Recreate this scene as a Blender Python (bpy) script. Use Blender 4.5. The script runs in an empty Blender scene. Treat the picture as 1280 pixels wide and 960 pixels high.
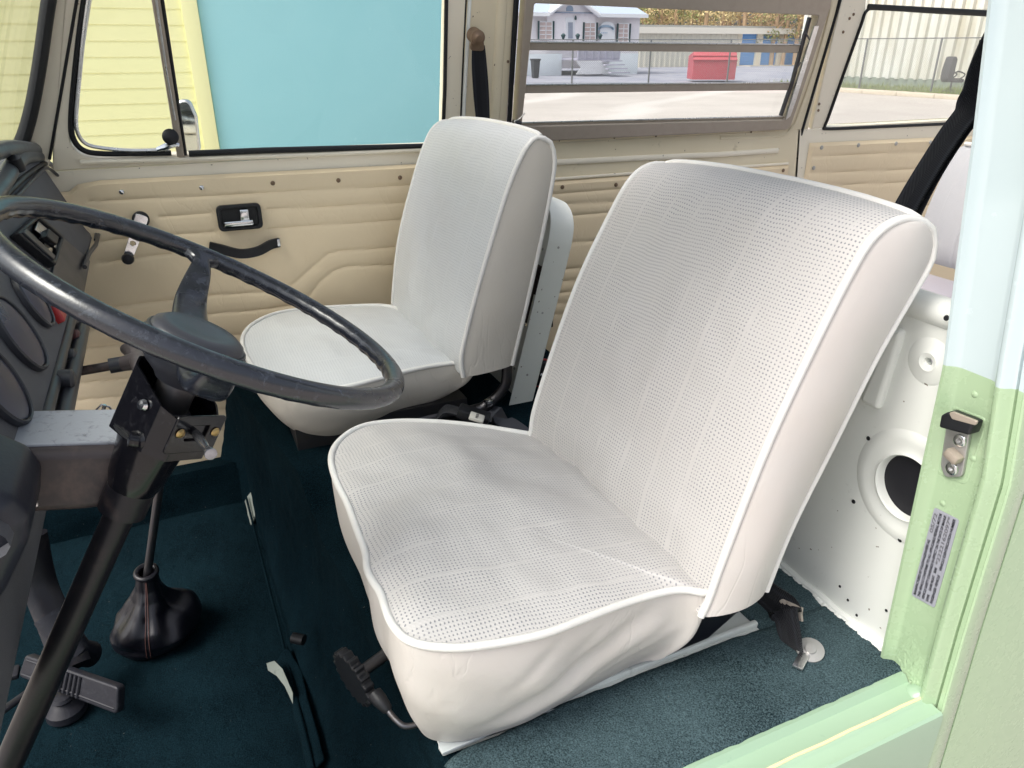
import bpy, bmesh, math, random
from mathutils import Vector, Matrix, noise
random.seed(7)
S = bpy.context.scene
COL = S.collection
G = 1.68                                   # height of the camera above the ground; everything below is written relative to the camera
rad = math.radians
# ------------------------------------------------------------------ camera and rays
F = 930.0
PITCH, YAW = rad(24.5), rad(24.3)
FWH = Vector((math.sin(YAW), math.cos(YAW), 0)); RT = Vector((math.cos(YAW), -math.sin(YAW), 0))
FW = FWH*math.cos(PITCH) + Vector((0, 0, -math.sin(PITCH))); UP = RT.cross(FW)
def ray(u, v): return FW*F + RT*(u-640) + UP*(480-v)
def onx(u, v, x): r = ray(u, v); return r*(x/r.x)
def ony(u, v, y): r = ray(u, v); return r*(y/r.y)
def onz(u, v, z): r = ray(u, v); return r*(z/r.z)
def onp(u, v, p0, n): r = ray(u, v); return r*(Vector(p0).dot(n)/r.dot(n))
def proj(p): d = p.dot(FW); return (640+F*p.dot(RT)/d, 480-F*p.dot(UP)/d)

# ------------------------------------------------------------------ scene graph helpers
def tag(o, label=None, cat=None, group=None, kind=None):
    if label: o['label'] = label
    if cat: o['category'] = cat
    if group: o['group'] = group
    if kind: o['kind'] = kind
    return o
def thing(name, loc, label, cat, group=None):
    o = bpy.data.objects.new(name, None); COL.objects.link(o)
    o.location = Vector(loc)+Vector((0, 0, G)); o.empty_display_size = .1
    return tag(o, label, cat, group)
def wloc(o):
    v = Vector((0, 0, 0))
    while o: v = v+Vector(o.location); o = o.parent
    return v
def emit(name, me, mat, parent=None, smooth=True, origin=None):
    """link a mesh given in camera-height coordinates"""
    if parent is None:
        if origin is None:
            xs = [v.co for v in me.vertices]
            origin = Vector((sum(c.x for c in xs)/len(xs), sum(c.y for c in xs)/len(xs), min(c.z for c in xs)))
        base = Vector(origin)+Vector((0, 0, G))
    else: base = wloc(parent)
    me.transform(Matrix.Translation(Vector((0, 0, G))-base))
    o = bpy.data.objects.new(name, me); COL.objects.link(o)
    if parent: o.parent = parent
    else: o.location = base
    if mat:
        me.materials.clear(); me.materials.append(mat)
    if smooth:
        me.shade_smooth()
        try: me.set_sharp_from_angle(angle=rad(38))
        except Exception: pass
    return o
def mesh(verts, faces, uvs=None):
    me = bpy.data.meshes.new('m'); me.from_pydata([tuple(v) for v in verts], [], faces); me.update()
    if uvs is not None:
        l = me.uv_layers.new(name='UVMap')
        for lp in me.loops: l.data[lp.index].uv = uvs[lp.vertex_index]
    return me
def bm2me(bm):
    me = bpy.data.meshes.new('m'); bm.normal_update(); bm.to_mesh(me); bm.free(); return me
def join(*mes):
    bm = bmesh.new()
    for m in mes: bm.from_mesh(m)
    return bm2me(bm)
def basis(p0, a, b):
    """matrix with local x=a, y=b, z=a x b"""
    a = Vector(a).normalized(); n = a.cross(Vector(b)).normalized(); b2 = n.cross(a)
    return Matrix(((a.x, b2.x, n.x, p0[0]), (a.y, b2.y, n.y, p0[1]), (a.z, b2.z, n.z, p0[2]), (0, 0, 0, 1)))
def axis_m(p0, d):
    d = Vector(d).normalized(); u = Vector((0, 0, 1)) if abs(d.z) < .9 else Vector((1, 0, 0))
    x = u.cross(d).normalized(); y = d.cross(x)
    return Matrix(((x.x, y.x, d.x, p0[0]), (x.y, y.y, d.y, p0[1]), (x.z, y.z, d.z, p0[2]), (0, 0, 0, 1)))
def box(c, s, bevel=0.0, m=None, seg=2):
    bm = bmesh.new(); bmesh.ops.create_cube(bm, size=1)
    for v in bm.verts: v.co = Vector((v.co.x*s[0], v.co.y*s[1], v.co.z*s[2]))
    if bevel: bmesh.ops.bevel(bm, geom=bm.edges[:], offset=bevel, segments=seg, profile=.5, affect='EDGES')
    M = (m or Matrix.Identity(4))
    bmesh.ops.transform(bm, matrix=Matrix.Translation(Vector(c)) @ M, verts=bm.verts)
    return bm2me(bm)
def lathe(prof, m, n=32, closed=False):
    """profile [(r,z)] about the z axis of m"""
    V, Fc = [], []
    for r, z in prof:
        for i in range(n):
            a = 2*math.pi*i/n; V.append(m @ Vector((r*math.cos(a), r*math.sin(a), z)))
    for j in range(len(prof)-1):
        for i in range(n):
            k = (i+1) % n; Fc.append((j*n+i, j*n+k, (j+1)*n+k, (j+1)*n+i))
    if prof[0][0] > 1e-5: Fc.append(tuple(reversed(range(n))))
    if prof[-1][0] > 1e-5: Fc.append(tuple(range((len(prof)-1)*n, len(prof)*n)))
    return mesh(V, Fc)
def spline(pts, n=8, closed=False):
    P = [Vector(p) for p in pts]; out = []; N = len(P)
    rng = range(N) if closed else range(N-1)
    for i in rng:
        g = (lambda k: P[k % N]) if closed else (lambda k: P[max(0, min(N-1, k))])
        a, b, c, d = g(i-1), g(i), g(i+1), g(i+2)
        for j in range(n):
            t = j/n
            out.append(.5*((2*b)+(c-a)*t+(2*a-5*b+4*c-d)*t*t+(3*b-a-3*c+d)*t**3))
    if not closed: out.append(P[-1].copy())
    return out
def tube(pts, r, seg=10, closed=False, cap=True, flat=None):
    """swept circle, r constant or list; flat=(vector, factor) squashes it along vector"""
    P = [Vector(p) for p in pts]; N = len(P); V, Fc = [], []
    T = []
    for i in range(N):
        a = P[(i-1) % N] if (closed or i > 0) else P[i]; b = P[(i+1) % N] if (closed or i < N-1) else P[i]
        t = (b-a); T.append(t.normalized() if t.length > 1e-9 else Vector((0, 0, 1)))
    ref = Vector((0, 0, 1)) if abs(T[0].z) < .9 else Vector((1, 0, 0))
    u = (ref-T[0]*ref.dot(T[0])).normalized()
    for i in range(N):
        u = (u-T[i]*u.dot(T[i])).normalized(); w = T[i].cross(u)
        rr = r[i] if isinstance(r, (list, tuple)) else r
        for k in range(seg):
            a = 2*math.pi*k/seg; o = (u*math.cos(a)+w*math.sin(a))*rr
            if flat: f = Vector(flat[0]).normalized(); o = o-f*o.dot(f)*(1-flat[1])
            V.append(P[i]+o)
    M = N if closed else N-1
    for i in range(M):
        j = (i+1) % N
        for k in range(seg):
            l = (k+1) % seg; Fc.append((i*seg+k, i*seg+l, j*seg+l, j*seg+k))
    if cap and not closed:
        Fc.append(tuple(reversed(range(seg)))); Fc.append(tuple(range((N-1)*seg, N*seg)))
    return mesh(V, Fc)
def fillet(pts, r, n=6):
    """round the corners of a closed 2D polygon; r a number or one per vertex"""
    out = []; N = len(pts)
    for i in range(N):
        p = Vector(pts[i]).to_2d() if len(pts[i]) > 2 else Vector(pts[i]); a = Vector(pts[i-1][:2]); b = Vector(pts[(i+1) % N][:2])
        R = r[i] if isinstance(r, (list, tuple)) else r
        if R <= 0: out.append(p); continue
        u = (a-p); w = (b-p); lu, lw = u.length, w.length; u /= lu; w /= lw
        ang = math.acos(max(-1, min(1, u.dot(w))))
        if ang > 3.05: out.append(p); continue
        d = min(R/math.tan(ang/2), lu*.48, lw*.48)
        s, e = p+u*d, p+w*d
        for k in range(n+1):
            t = k/n; out.append((s*(1-t)**2)+(p*2*t*(1-t))+(e*t*t))
    return out
def plate(loops, m, th, bev=0.0, n=2):
    """2D outline with holes, extruded to thickness th (local z from -th to 0) with bevelled edges"""
    cu = bpy.data.curves.new('c', 'CURVE'); cu.dimensions = '2D'; cu.fill_mode = 'BOTH'
    for lp in loops:
        sp = cu.splines.new('POLY'); sp.points.add(len(lp)-1)
        for k, p in enumerate(lp): sp.points[k].co = (p[0], p[1], 0, 1)
        sp.use_cyclic_u = True
    cu.extrude = max(th/2-bev, 0); cu.bevel_depth = bev; cu.bevel_resolution = n; cu.offset = -bev
    o = bpy.data.objects.new('c', cu); COL.objects.link(o)
    dg = bpy.context.evaluated_depsgraph_get()
    me = bpy.data.meshes.new_from_object(o.evaluated_get(dg))
    bpy.data.objects.remove(o); bpy.data.curves.remove(cu)
    me.transform(m @ Matrix.Translation((0, 0, -th/2)))
    return me
def grid(fn, nu, nv, uv=None, closeu=False):
    V, U, Fc = [], [], []
    for j in range(nv+1):
        for i in range(nu+1 if not closeu else nu):
            V.append(fn(i/nu, j/nv)); U.append(uv(i/nu, j/nv) if uv else (i/nu, j/nv))
    w = nu if closeu else nu+1
    for j in range(nv):
        for i in range(nu):
            k = (i+1) % w if closeu else i+1
            Fc.append((j*w+i, j*w+k, (j+1)*w+k, (j+1)*w+i))
    return mesh(V, Fc, U)
def ribbon(pts, sides, w, th=.0015):
    """webbing: centre points, per-point width direction; gently thick"""
    P = [Vector(p) for p in pts]; V, Fc, U = [], [], []; L = 0
    for i, p in enumerate(P):
        a = P[max(i-1, 0)]; b = P[min(i+1, len(P)-1)]; t = (b-a).normalized()
        s = Vector(sides[i]); s = (s-t*s.dot(t)).normalized(); n = t.cross(s)
        if i: L += (p-P[i-1]).length
        ww = w[i] if isinstance(w, (list, tuple)) else w
        for q in ((-1, -1), (1, -1), (1, 1), (-1, 1)):
            V.append(p+s*q[0]*ww/2+n*q[1]*th); U.append((q[0]*ww/2, L))
    for i in range(len(P)-1):
        for k in range(4):
            l = (k+1) % 4; Fc.append((i*4+k, i*4+l, i*4+4+l, i*4+4+k))
    Fc.append((3, 2, 1, 0)); n4 = (len(P)-1)*4; Fc.append((n4, n4+1, n4+2, n4+3))
    return mesh(V, Fc, U)
def text(body, m, size, depth=.0006, align='LEFT', bold=0.0, sx=1.0):
    cu = bpy.data.curves.new('t', 'FONT'); cu.body = body; cu.size = size; cu.extrude = depth; cu.align_x = align; cu.align_y = 'CENTER'; cu.offset = bold
    o = bpy.data.objects.new('t', cu); COL.objects.link(o)
    dg = bpy.context.evaluated_depsgraph_get(); me = bpy.data.meshes.new_from_object(o.evaluated_get(dg))
    bpy.data.objects.remove(o); bpy.data.curves.remove(cu)
    me.transform(m @ Matrix.Diagonal((sx, 1, 1, 1))); return me

# ------------------------------------------------------------------ materials
class NT:
    def __init__(s, name):
        s.m = bpy.data.materials.new(name); s.m.use_nodes = True; s.t = s.m.node_tree; s.n = s.t.nodes
        s.b = s.n['Principled BSDF']; s.out = s.n['Material Output']
    def new(s, typ, **kw):
        nd = s.n.new(typ)
        for k, v in kw.items(): setattr(nd, k, v)
        return nd
    def link(s, a, b): s.t.links.new(a, b)
    def coord(s, which='Object', scale=(1, 1, 1), rot=(0, 0, 0)):
        c = s.new('ShaderNodeTexCoord'); mp = s.new('ShaderNodeMapping'); s.link(c.outputs[which], mp.inputs[0])
        mp.inputs['Scale'].default_value = scale; mp.inputs['Rotation'].default_value = rot; return mp.outputs[0]
    def noise(s, vec, scale, detail=3, rough=.5, dist=0):
        n = s.new('ShaderNodeTexNoise'); s.link(vec, n.inputs['Vector']); n.inputs['Scale'].default_value = scale
        n.inputs['Detail'].default_value = detail; n.inputs['Roughness'].default_value = rough; n.inputs['Distortion'].default_value = dist
        return n.outputs['Fac']
    def ramp(s, fac, stops):
        r = s.new('ShaderNodeValToRGB'); s.link(fac, r.inputs[0]); e = r.color_ramp.elements
        while len(e) < len(stops): e.new(.5)
        for k, (p, c) in enumerate(stops):
            e[k].position = p; e[k].color = (c[0], c[1], c[2], 1) if isinstance(c, (tuple, list)) else (c, c, c, 1)
        return r.outputs[0]
    def math(s, op, a, b=None, c=None):
        n = s.new('ShaderNodeMath', operation=op)
        for k, x in enumerate((a, b, c)):
            if x is None: continue
            if isinstance(x, (int, float)): n.inputs[k].default_value = x
            else: s.link(x, n.inputs[k])
        return n.outputs[0]
    def mix(s, fac, a, b):
        n = s.new('ShaderNodeMix', data_type='RGBA')
        for k, x in ((0, fac), (6, a), (7, b)):
            if isinstance(x, (int, float)): n.inputs[k].default_value = x
            elif isinstance(x, (tuple, list)): n.inputs[k].default_value = (x[0], x[1], x[2], 1)
            else: s.link(x, n.inputs[k])
        return n.outputs[2]
    def bump(s, h, dist=.001, strength=1.0, prev=None):
        n = s.new('ShaderNodeBump'); s.link(h, n.inputs['Height']); n.inputs['Distance'].default_value = dist; n.inputs['Strength'].default_value = strength
        if prev: s.link(prev, n.inputs['Normal'])
        s.link(n.outputs[0], s.b.inputs['Normal']); return n.outputs[0]
    def set(s, **kw):
        for k, v in kw.items():
            k = k.replace('_', ' '); k = {'Specular': 'Specular IOR Level', 'Coat': 'Coat Weight', 'Sheen': 'Sheen Weight'}.get(k, k)
            i = s.b.inputs[k]
            if isinstance(v, (int, float)): i.default_value = v
            elif isinstance(v, (tuple, list)): i.default_value = (v[0], v[1], v[2], 1)
            else: s.link(v, i)
        return s
def srgb(r, g, b):
    f = lambda c: (c/255/12.92) if c/255 < .04045 else ((c/255+.055)/1.055)**2.4
    return (f(r), f(g), f(b))
def dark(c, k): return tuple(x*k for x in c)

def painted(name, col, rough=.35, coat=.4, grime=.12, gcol=None, chips=0, speck=1.6):
    s = NT(name); v = s.coord()
    big = s.noise(v, 3.0, 5, .6); fine = s.noise(v, 28, 4, .65)
    f = s.ramp(big, [(.35, 0), (.75, 1)]); c = s.mix(s.math('MULTIPLY', f, grime), col, gcol or dark(col, .72))
    sp = s.ramp(fine, [(.66, 0), (.74, 1)]); c = s.mix(s.math('MULTIPLY', sp, grime*speck), c, dark(gcol or col, .6))
    if chips:
        ch = s.ramp(s.noise(v, 75, 2, .5), [(.735, 0), (.75, 1)]); c = s.mix(s.math('MULTIPLY', ch, chips), c, (.12, .07, .04))
    s.set(Base_Color=c, Roughness=s.math('MULTIPLY_ADD', fine, .2, rough-.08), Coat=coat); s.b.inputs['Coat Roughness'].default_value = .15
    s.bump(s.noise(v, 5, 2, .4), .0012, .12); return s.m
def vinyl(name, col, rough=.42, grain=.00025, stain=.18, scol=(.45, .36, .24)):
    s = NT(name); v = s.coord()
    st = s.ramp(s.noise(v, 7, 5, .65, .4), [(.42, 0), (.8, 1)])
    c = s.mix(s.math('MULTIPLY', st, stain), col, scol)
    n1 = s.noise(v, 900, 2, .5); big = s.noise(v, 16, 4, .55, 1.0)
    cr = s.ramp(s.math('ABSOLUTE', s.math('SUBTRACT', s.noise(s.coord(scale=(1, 1, .45), rot=(0, .5, 0)), 7, 3, .5, 1.5), .5)), [(0, 0), (.02, 1)])
    gate = s.ramp(s.noise(v, 4, 2), [(.45, 0), (.6, 1)]); crg = s.math('ADD', s.math('MULTIPLY', cr, gate), s.math('SUBTRACT', 1.0, gate))
    b = s.bump(big, .004, .22); b = s.bump(crg, .0012, .35, b); s.bump(n1, grain, .5, b)
    sc = s.ramp(s.noise(s.coord(scale=(1, 1, 6), rot=(.3, .2, 0)), 30, 4, .7, 2), [(.70, 0), (.76, 1)]); c = s.mix(s.math('MULTIPLY', sc, stain*.9), c, dark(scol, .55))
    s.set(Base_Color=c, Roughness=rough, Specular=.35, Sheen=.05); return s.m
def weave(name, col, pitch=.0056, seam=.066, hk=.8):
    """woven vinyl: grid of small pits, smooth welded lines; UV in metres"""
    s = NT(name); c = s.new('ShaderNodeTexCoord'); x = s.new('ShaderNodeSeparateXYZ'); s.link(c.outputs['UV'], x.inputs[0])
    wob = s.math('MULTIPLY', s.math('SUBTRACT', s.noise(s.coord(), 18, 3), .5), .011)
    U = s.math('ADD', x.outputs[0], wob); V = s.math('ADD', x.outputs[1], wob)
    def cell(t, k): return s.math('ABSOLUTE', s.math('SUBTRACT', s.math('FRACT', s.math('DIVIDE', t, pitch*k)), .5))
    a, b = cell(U, 1), cell(V, 1)
    rr = s.math('SQRT', s.math('ADD', s.math('MULTIPLY', a, a), s.math('MULTIPLY', s.math('MULTIPLY', b, b), 1.35)))
    hole = s.ramp(rr, [(.17, 1), (.29, 0)])
    sm = s.math('ABSOLUTE', s.math('SUBTRACT', s.math('FRACT', s.math('DIVIDE', x.outputs[0], seam)), .5))
    sl = s.ramp(sm, [(.018, 1), (.034, 0)])
    hole = s.math('MULTIPLY', hole, s.math('SUBTRACT', 1.0, sl)); hole = s.math('MULTIPLY', hole, s.ramp(s.noise(s.coord(), 14, 4, .6), [(.25, .55), (.65, 1)]))
    st = s.ramp(s.noise(s.coord(), 6, 4, .6, .5), [(.45, 0), (.85, 1)])
    cc = s.mix(s.math('MULTIPLY', st, .16), col, (.50, .46, .42))
    cc = s.mix(s.math('MULTIPLY', hole, hk), cc, (.13, .145, .175))
    cell2 = s.math('MULTIPLY', s.math('SINE', s.math('MULTIPLY', U, 2*math.pi/pitch)), s.math('SINE', s.math('MULTIPLY', V, 2*math.pi/pitch)))
    h = s.math('SUBTRACT', s.math('MULTIPLY', cell2, .25), s.math('MULTIPLY', hole, 1.0)); h = s.math('SUBTRACT', h, s.math('MULTIPLY', sl, .5))
    b0 = s.bump(s.noise(s.coord(), 11, 3, .5, .8), .006, .25)
    s.bump(h, .0006, .6, b0)
    s.set(Base_Color=cc, Roughness=.45, Specular=.35); return s.m
def carpet(name, col, hi, ht=.0030):
    s = NT(name); v = s.coord()
    n1 = s.noise(v, 420, 3, .7); n2 = s.noise(v, 5, 4, .6); n3 = s.noise(v, 60, 3, .6)
    c = s.mix(s.ramp(n1, [(.38, 0), (.68, 1)]), dark(col, .45), hi); c = s.mix(s.math('MULTIPLY', s.ramp(n2, [(.3, 0), (.75, 1)]), .35), c, dark(hi, 1.35))
    c = s.mix(s.math('MULTIPLY', s.ramp(s.noise(v, 150, 2, .6), [(.74, 0), (.78, 1)]), .35), c, (.28, .27, .24))
    b = s.bump(n3, .006, .5); s.bump(n1, ht, .9, b)
    s.set(Base_Color=c, Roughness=1.0, Specular=.03, Sheen=.0); return s.m
def plastic(name, col, rough=.5, grain=300, gh=.0004, spec=.5, wear=0, wcol=(.25, .27, .32), wscale=35):
    s = NT(name); v = s.coord(); c = col
    n = s.noise(v, grain, 3, .6)
    if wear:
        w = s.math('MULTIPLY', s.ramp(s.noise(v, wscale, 5, .7, .6), [(.54, 0), (.72, 1)]), wear); c = s.mix(w, col, wcol)
    s.bump(n, gh, .6); s.set(Base_Color=c, Roughness=s.math('MULTIPLY_ADD', s.noise(v, 12, 3), .2, rough-.1), Specular=spec); return s.m
def metal(name, col, rough=.25, brush=0, met=1.0, dirt=.2, dcol=(.12, .09, .06)):
    s = NT(name); v = s.coord(); n = s.noise(v, 40, 5, .6)
    c = s.mix(s.math('MULTIPLY', s.ramp(n, [(.45, 0), (.75, 1)]), dirt), col, dcol)
    s.set(Base_Color=c, Metallic=met, Roughness=s.math('MULTIPLY_ADD', n, .25, rough-.08))
    if brush: s.bump(s.noise(s.coord(scale=(4, 4, 300)), 3, 2), .0005, brush)
    return s.m
def glassy(name, tint=(.97, .99, .98), gl=.05):
    s = NT(name); s.n.remove(s.b); tr = s.new('ShaderNodeBsdfTransparent'); tr.inputs[0].default_value = (*tint, 1)
    g = s.new('ShaderNodeBsdfGlossy'); g.inputs['Roughness'].default_value = .02; f = s.new('ShaderNodeLayerWeight'); f.inputs[0].default_value = .25
    mx = s.new('ShaderNodeMixShader'); ff = s.math('MULTIPLY_ADD', f.outputs['Fresnel'], .22, gl*.2)
    s.link(ff, mx.inputs[0]); s.link(tr.outputs[0], mx.inputs[1]); s.link(g.outputs[0], mx.inputs[2]); s.link(mx.outputs[0], s.out.inputs[0]); return s.m
def webbing():
    s = NT('black webbing'); c = s.new('ShaderNodeTexCoord'); x = s.new('ShaderNodeSeparateXYZ'); s.link(c.outputs['UV'], x.inputs[0])
    w = s.math('SINE', s.math('MULTIPLY', s.math('ADD', x.outputs[1], s.math('ABSOLUTE', x.outputs[0])), 2*math.pi/.0035))
    st = s.ramp(s.math('ABSOLUTE', s.math('SUBTRACT', s.math('ABSOLUTE', x.outputs[0]), .017)), [(.0008, .5), (.002, 0)])
    cc = s.mix(st, (.006, .007, .011), (.03, .033, .045)); s.bump(w, .0006, .6); s.set(Base_Color=cc, Roughness=.75, Specular=.25, Sheen=.1); return s.m

M = {}
M['cream'] = painted('cream body paint', srgb(240, 231, 211), .42, .25, .14, chips=.7)
M['cream_dirty'] = painted('old cream paint', srgb(228, 216, 188), .5, .12, .25, srgb(210, 190, 150), chips=1)
M['white'] = painted('white inner paint', srgb(232, 235, 230), .45, .15, .15, srgb(176, 180, 170), chips=.8)
M['pale'] = painted('pale white gloss paint', srgb(190, 205, 208), .22, .8, .03, None, 0, .2)
M['green'] = painted('pale green gloss paint', srgb(163, 187, 152), .25, .7, .05, srgb(152, 176, 142), 0, .3)
M['sillgreen'] = painted('worn mint paint', srgb(157, 184, 157), .38, .4, .3, srgb(150, 182, 160))
M['beige'] = vinyl('beige door vinyl', srgb(234, 215, 182), .5, .0002, .10, srgb(208, 184, 146))
M['weave'] = weave('perforated off white vinyl', srgb(196, 193, 190), hk=.78)
M['weave_far'] = weave('perforated grey white vinyl', srgb(204, 206, 206), .0062, .06, .34)
M['vinyl'] = vinyl('smooth off white vinyl', srgb(202, 197, 192), .4, .0002, .14, srgb(200, 180, 160))
M['vinyl_far'] = vinyl('smooth grey white vinyl', srgb(200, 195, 186), .4, .0002, .12, srgb(190, 176, 150))
M['piping'] = vinyl('white piping', srgb(222, 221, 217), .35, .0001, .15)
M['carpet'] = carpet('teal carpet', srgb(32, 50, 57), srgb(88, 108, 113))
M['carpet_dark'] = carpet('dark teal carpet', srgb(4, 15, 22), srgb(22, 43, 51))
M['backing'] = plastic('carpet backing', srgb(150, 158, 150), .9, 200, .001, .2, .5, (.12, .15, .14), 60)
M['black'] = plastic('black plastic', (.010, .011, .014), .45, 300, .0003, .4)
M['dash'] = plastic('grained dash vinyl', (.085, .088, .10), .6, 420, .0009, .45, .2, (.13, .135, .15), 9)
M['dashsmooth'] = plastic('smooth black trim', (.028, .030, .038), .36, 30, .0002, .5)
M['wheelrim'] = plastic('worn black wheel', (.011, .013, .020), .26, 140, .0003, .8, .30, (.15, .17, .21), 95)
M['column'] = plastic('scuffed black steel', (.007, .007, .010), .36, 60, .0005, .4, .35, (.07, .05, .045), 22)
M['bracket'] = plastic('brown black steel', (.045, .036, .038), .45, 60, .0005, .45, .5, (.17, .12, .10), 7)
M['silverworn'] = plastic('worn bare metal', (.32, .34, .38), .45, 120, .001, .5, .8, (.08, .08, .09), 60)
M['leather'] = plastic('black leather boot', (.004, .004, .008), .36, 500, .0005, .55)
M['rubber'] = plastic('black rubber', (.010, .011, .013), .5, 60, .0004, .35)
M['rubberpedal'] = plastic('worn pedal rubber', (.013, .014, .020), .5, 80, .001, .35, .5, (.045, .05, .062), 45)
M['shroud'] = plastic('gloss black steel', (.004, .004, .006), .18, 20, .0001, .45, .10, (.16, .16, .18), 120)
M['chrome'] = metal('chrome', (.75, .76, .78), .12)
M['alu'] = metal('dull aluminium', srgb(168, 157, 144), .36, 0, .25, .15, srgb(128, 112, 98))
M['alubright'] = metal('bright aluminium', (.70, .70, .70), .25, 0, 1, .25)
M['steel'] = metal('dark steel', (.10, .10, .11), .35, 0, .9, .3)
M['zinc'] = metal('zinc plate', (.46, .46, .45), .4, 0, .7, .35, (.2, .16, .12))
M['brassy'] = metal('tarnished bracket', (.22, .15, .10), .5, 0, .6, .5)
M['red'] = plastic('red lens', (.42, .03, .03), .3, 60)
M['glass'] = glassy('window glass')
M['lens'] = plastic('dark blue gauge lens', (.030, .040, .085), .3, 8, .00005, .35)  # blue of the reflected sky is painted into the lens colour
M['webbing'] = webbing()
M['dull_white'] = plastic('scuffed white plastic', srgb(205, 203, 195), .5, 60)

# ------------------------------------------------------------------ world, sun
w = bpy.data.worlds.new('World'); S.world = w; w.use_nodes = True
nt = w.node_tree; bg = nt.nodes['Background']
sky = nt.nodes.new('ShaderNodeTexSky'); sky.sky_type = 'NISHITA'; sky.sun_disc = False
SUN_EL, SUN_AZ = rad(54), rad(264)          # azimuth measured from +Y towards +X: a veiled sun high over the front of the van
sky.sun_elevation = SUN_EL; sky.sun_rotation = SUN_AZ; sky.air_density = 1.0; sky.dust_density = 5.0; sky.ozone_density = 1.0
hs0 = nt.nodes.new('ShaderNodeHueSaturation'); hs0.inputs['Saturation'].default_value = .5; nt.links.new(sky.outputs[0], hs0.inputs['Color']); nt.links.new(hs0.outputs[0], bg.inputs[0]); bg.inputs[1].default_value = .15
sl = bpy.data.lights.new('sun', 'SUN'); sl.energy = 1.5; sl.angle = rad(30); sl.color = (1, .955, .89)
so = bpy.data.objects.new('sun', sl); COL.objects.link(so)
d = Vector((math.sin(SUN_AZ)*math.cos(SUN_EL), math.cos(SUN_AZ)*math.cos(SUN_EL), math.sin(SUN_EL)))
so.rotation_euler = d.to_track_quat('Z', 'Y').to_euler(); so.location = (0, -5, 8)
S.view_settings.view_transform = 'Standard'; S.view_settings.look = 'None'; S.view_settings.exposure = 0.80; S.view_settings.gamma = 1

cam = bpy.data.cameras.new('camera'); cam.sensor_width = 36; cam.lens = F/1280*36; cam.clip_start = .02; cam.clip_end = 2000
co = bpy.data.objects.new('camera', cam); COL.objects.link(co); co.location = (0, 0, G)
co.rotation_euler = Matrix(((RT.x, UP.x, -FW.x), (RT.y, UP.y, -FW.y), (RT.z, UP.z, -FW.z))).to_euler(); S.camera = co

# ================================================================== THE VAN
van = thing('camper_van', (.9, 1.27, -G), 'pale green and white camper van seen through its open driver doorway, cream inside', 'van')
FY = 2.08; BELT = -.27
UN = Vector((0, -1, -.25)).normalized()              # normal of the leaning upper side, towards the camera
UP0 = Vector((0, FY, BELT)); UE2 = Vector((0, -.25, 1)).normalized()
def MU(dy=0): return basis(UP0-UN*(-dy), (1, 0, 0), UE2)     # dy > 0: closer to the camera
def ML(dy=0, y=FY): return basis((0, y-dy, BELT), (1, 0, 0), (0, 0, 1))
def u2(pts, dy=0):
    m = MU(dy); mi = m.inverted(); o = []
    for u, v in pts: p = mi @ onp(u, v, m.translation, UN); o.append((p.x, p.y))
    return o
def l2(pts, dy=0, y=FY):
    mi = ML(dy, y).inverted(); o = []
    for u, v in pts: p = mi @ ony(u, v, y-dy); o.append((p.x, p.y))
    return o
def u3(pts, dy=0):
    m = MU(dy); return [m @ Vector((x, y, 0)) for x, y in u2(pts, dy)]
def l3(pts, dy=0, y=FY): return [ony(u, v, y-dy) for u, v in pts]

# ---- groove-pressed trim panels on the far side
def trim(name, top_px, x1, zb, grooves, dy, parent, mat, dx=.0045, x0=None, y=FY, puff=.0035):
    T = [ony(u, v, y-dy) for u, v in top_px]
    if x0 is None: x0 = T[0].x
    G3 = []
    for g in grooves:
        q = [ony(u, v, y-dy) for u, v in g]; G3.append([(p.x, p.z) for p in q])
    def top(x):
        if x <= T[0].x: return T[0].z
        for a, b in zip(T, T[1:]):
            if x <= b.x: return a.z+(b.z-a.z)*(x-a.x)/(b.x-a.x)
        return T[-1].z
    def hgt(x, z):
        d = 9
        for g in G3:
            if x < g[0][0]-.03 or x > g[-1][0]+.03: continue
            for (ax, az), (bx, bz) in zip(g, g[1:]):
                L = (bx-ax)**2+(bz-az)**2; t = max(0, min(1, ((x-ax)*(bx-ax)+(z-az)*(bz-az))/L))
                d = min(d, math.hypot(x-ax-t*(bx-ax), z-az-t*(bz-az)))
        return puff*(1-math.exp(-(d/.012)))-.0022*math.exp(-(d/.0028)**2)+.0012*noise.noise(Vector((x*9, z*9, 3)))
    nx = int((x1-x0)/dx); nz = int((T[0].z-zb)/dx)
    def fn(a, b):
        x = x0+(x1-x0)*a; zt = top(x); z = zt+(zb-zt)*b
        e = min(1, min(b, 1-b)*nz/2.0, a*nx/2.0, (1-a)*nx/2.0)
        return Vector((x, y-dy-hgt(x, z)*e+.008*(1-e), z))
    return emit(name, grid(fn, nx, nz), mat, parent)

# ---- passenger door
door = emit('passenger_door', join(
    plate([[(a, min(b, 0)) for a, b in l2([(45, 172), (581, 156), (577, 640), (45, 640)])]], ML(0), .03),
    plate([ [(x, max(y, 0)) for x, y in u2([(90, -110), (66, 185), (66, 215), (573, 215), (578, 150), (588, -110)])],
            fillet(u2([(124, -58), (92, 148), (87, 178), (100, 194), (122, 198), (552, 181.5), (558, -58)]), [0, .02, .03, .03, .02, .012, 0])], MU(), .03, .004)), M['cream'], van)
door['label'] = 'cream passenger door with beige trim'
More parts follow.
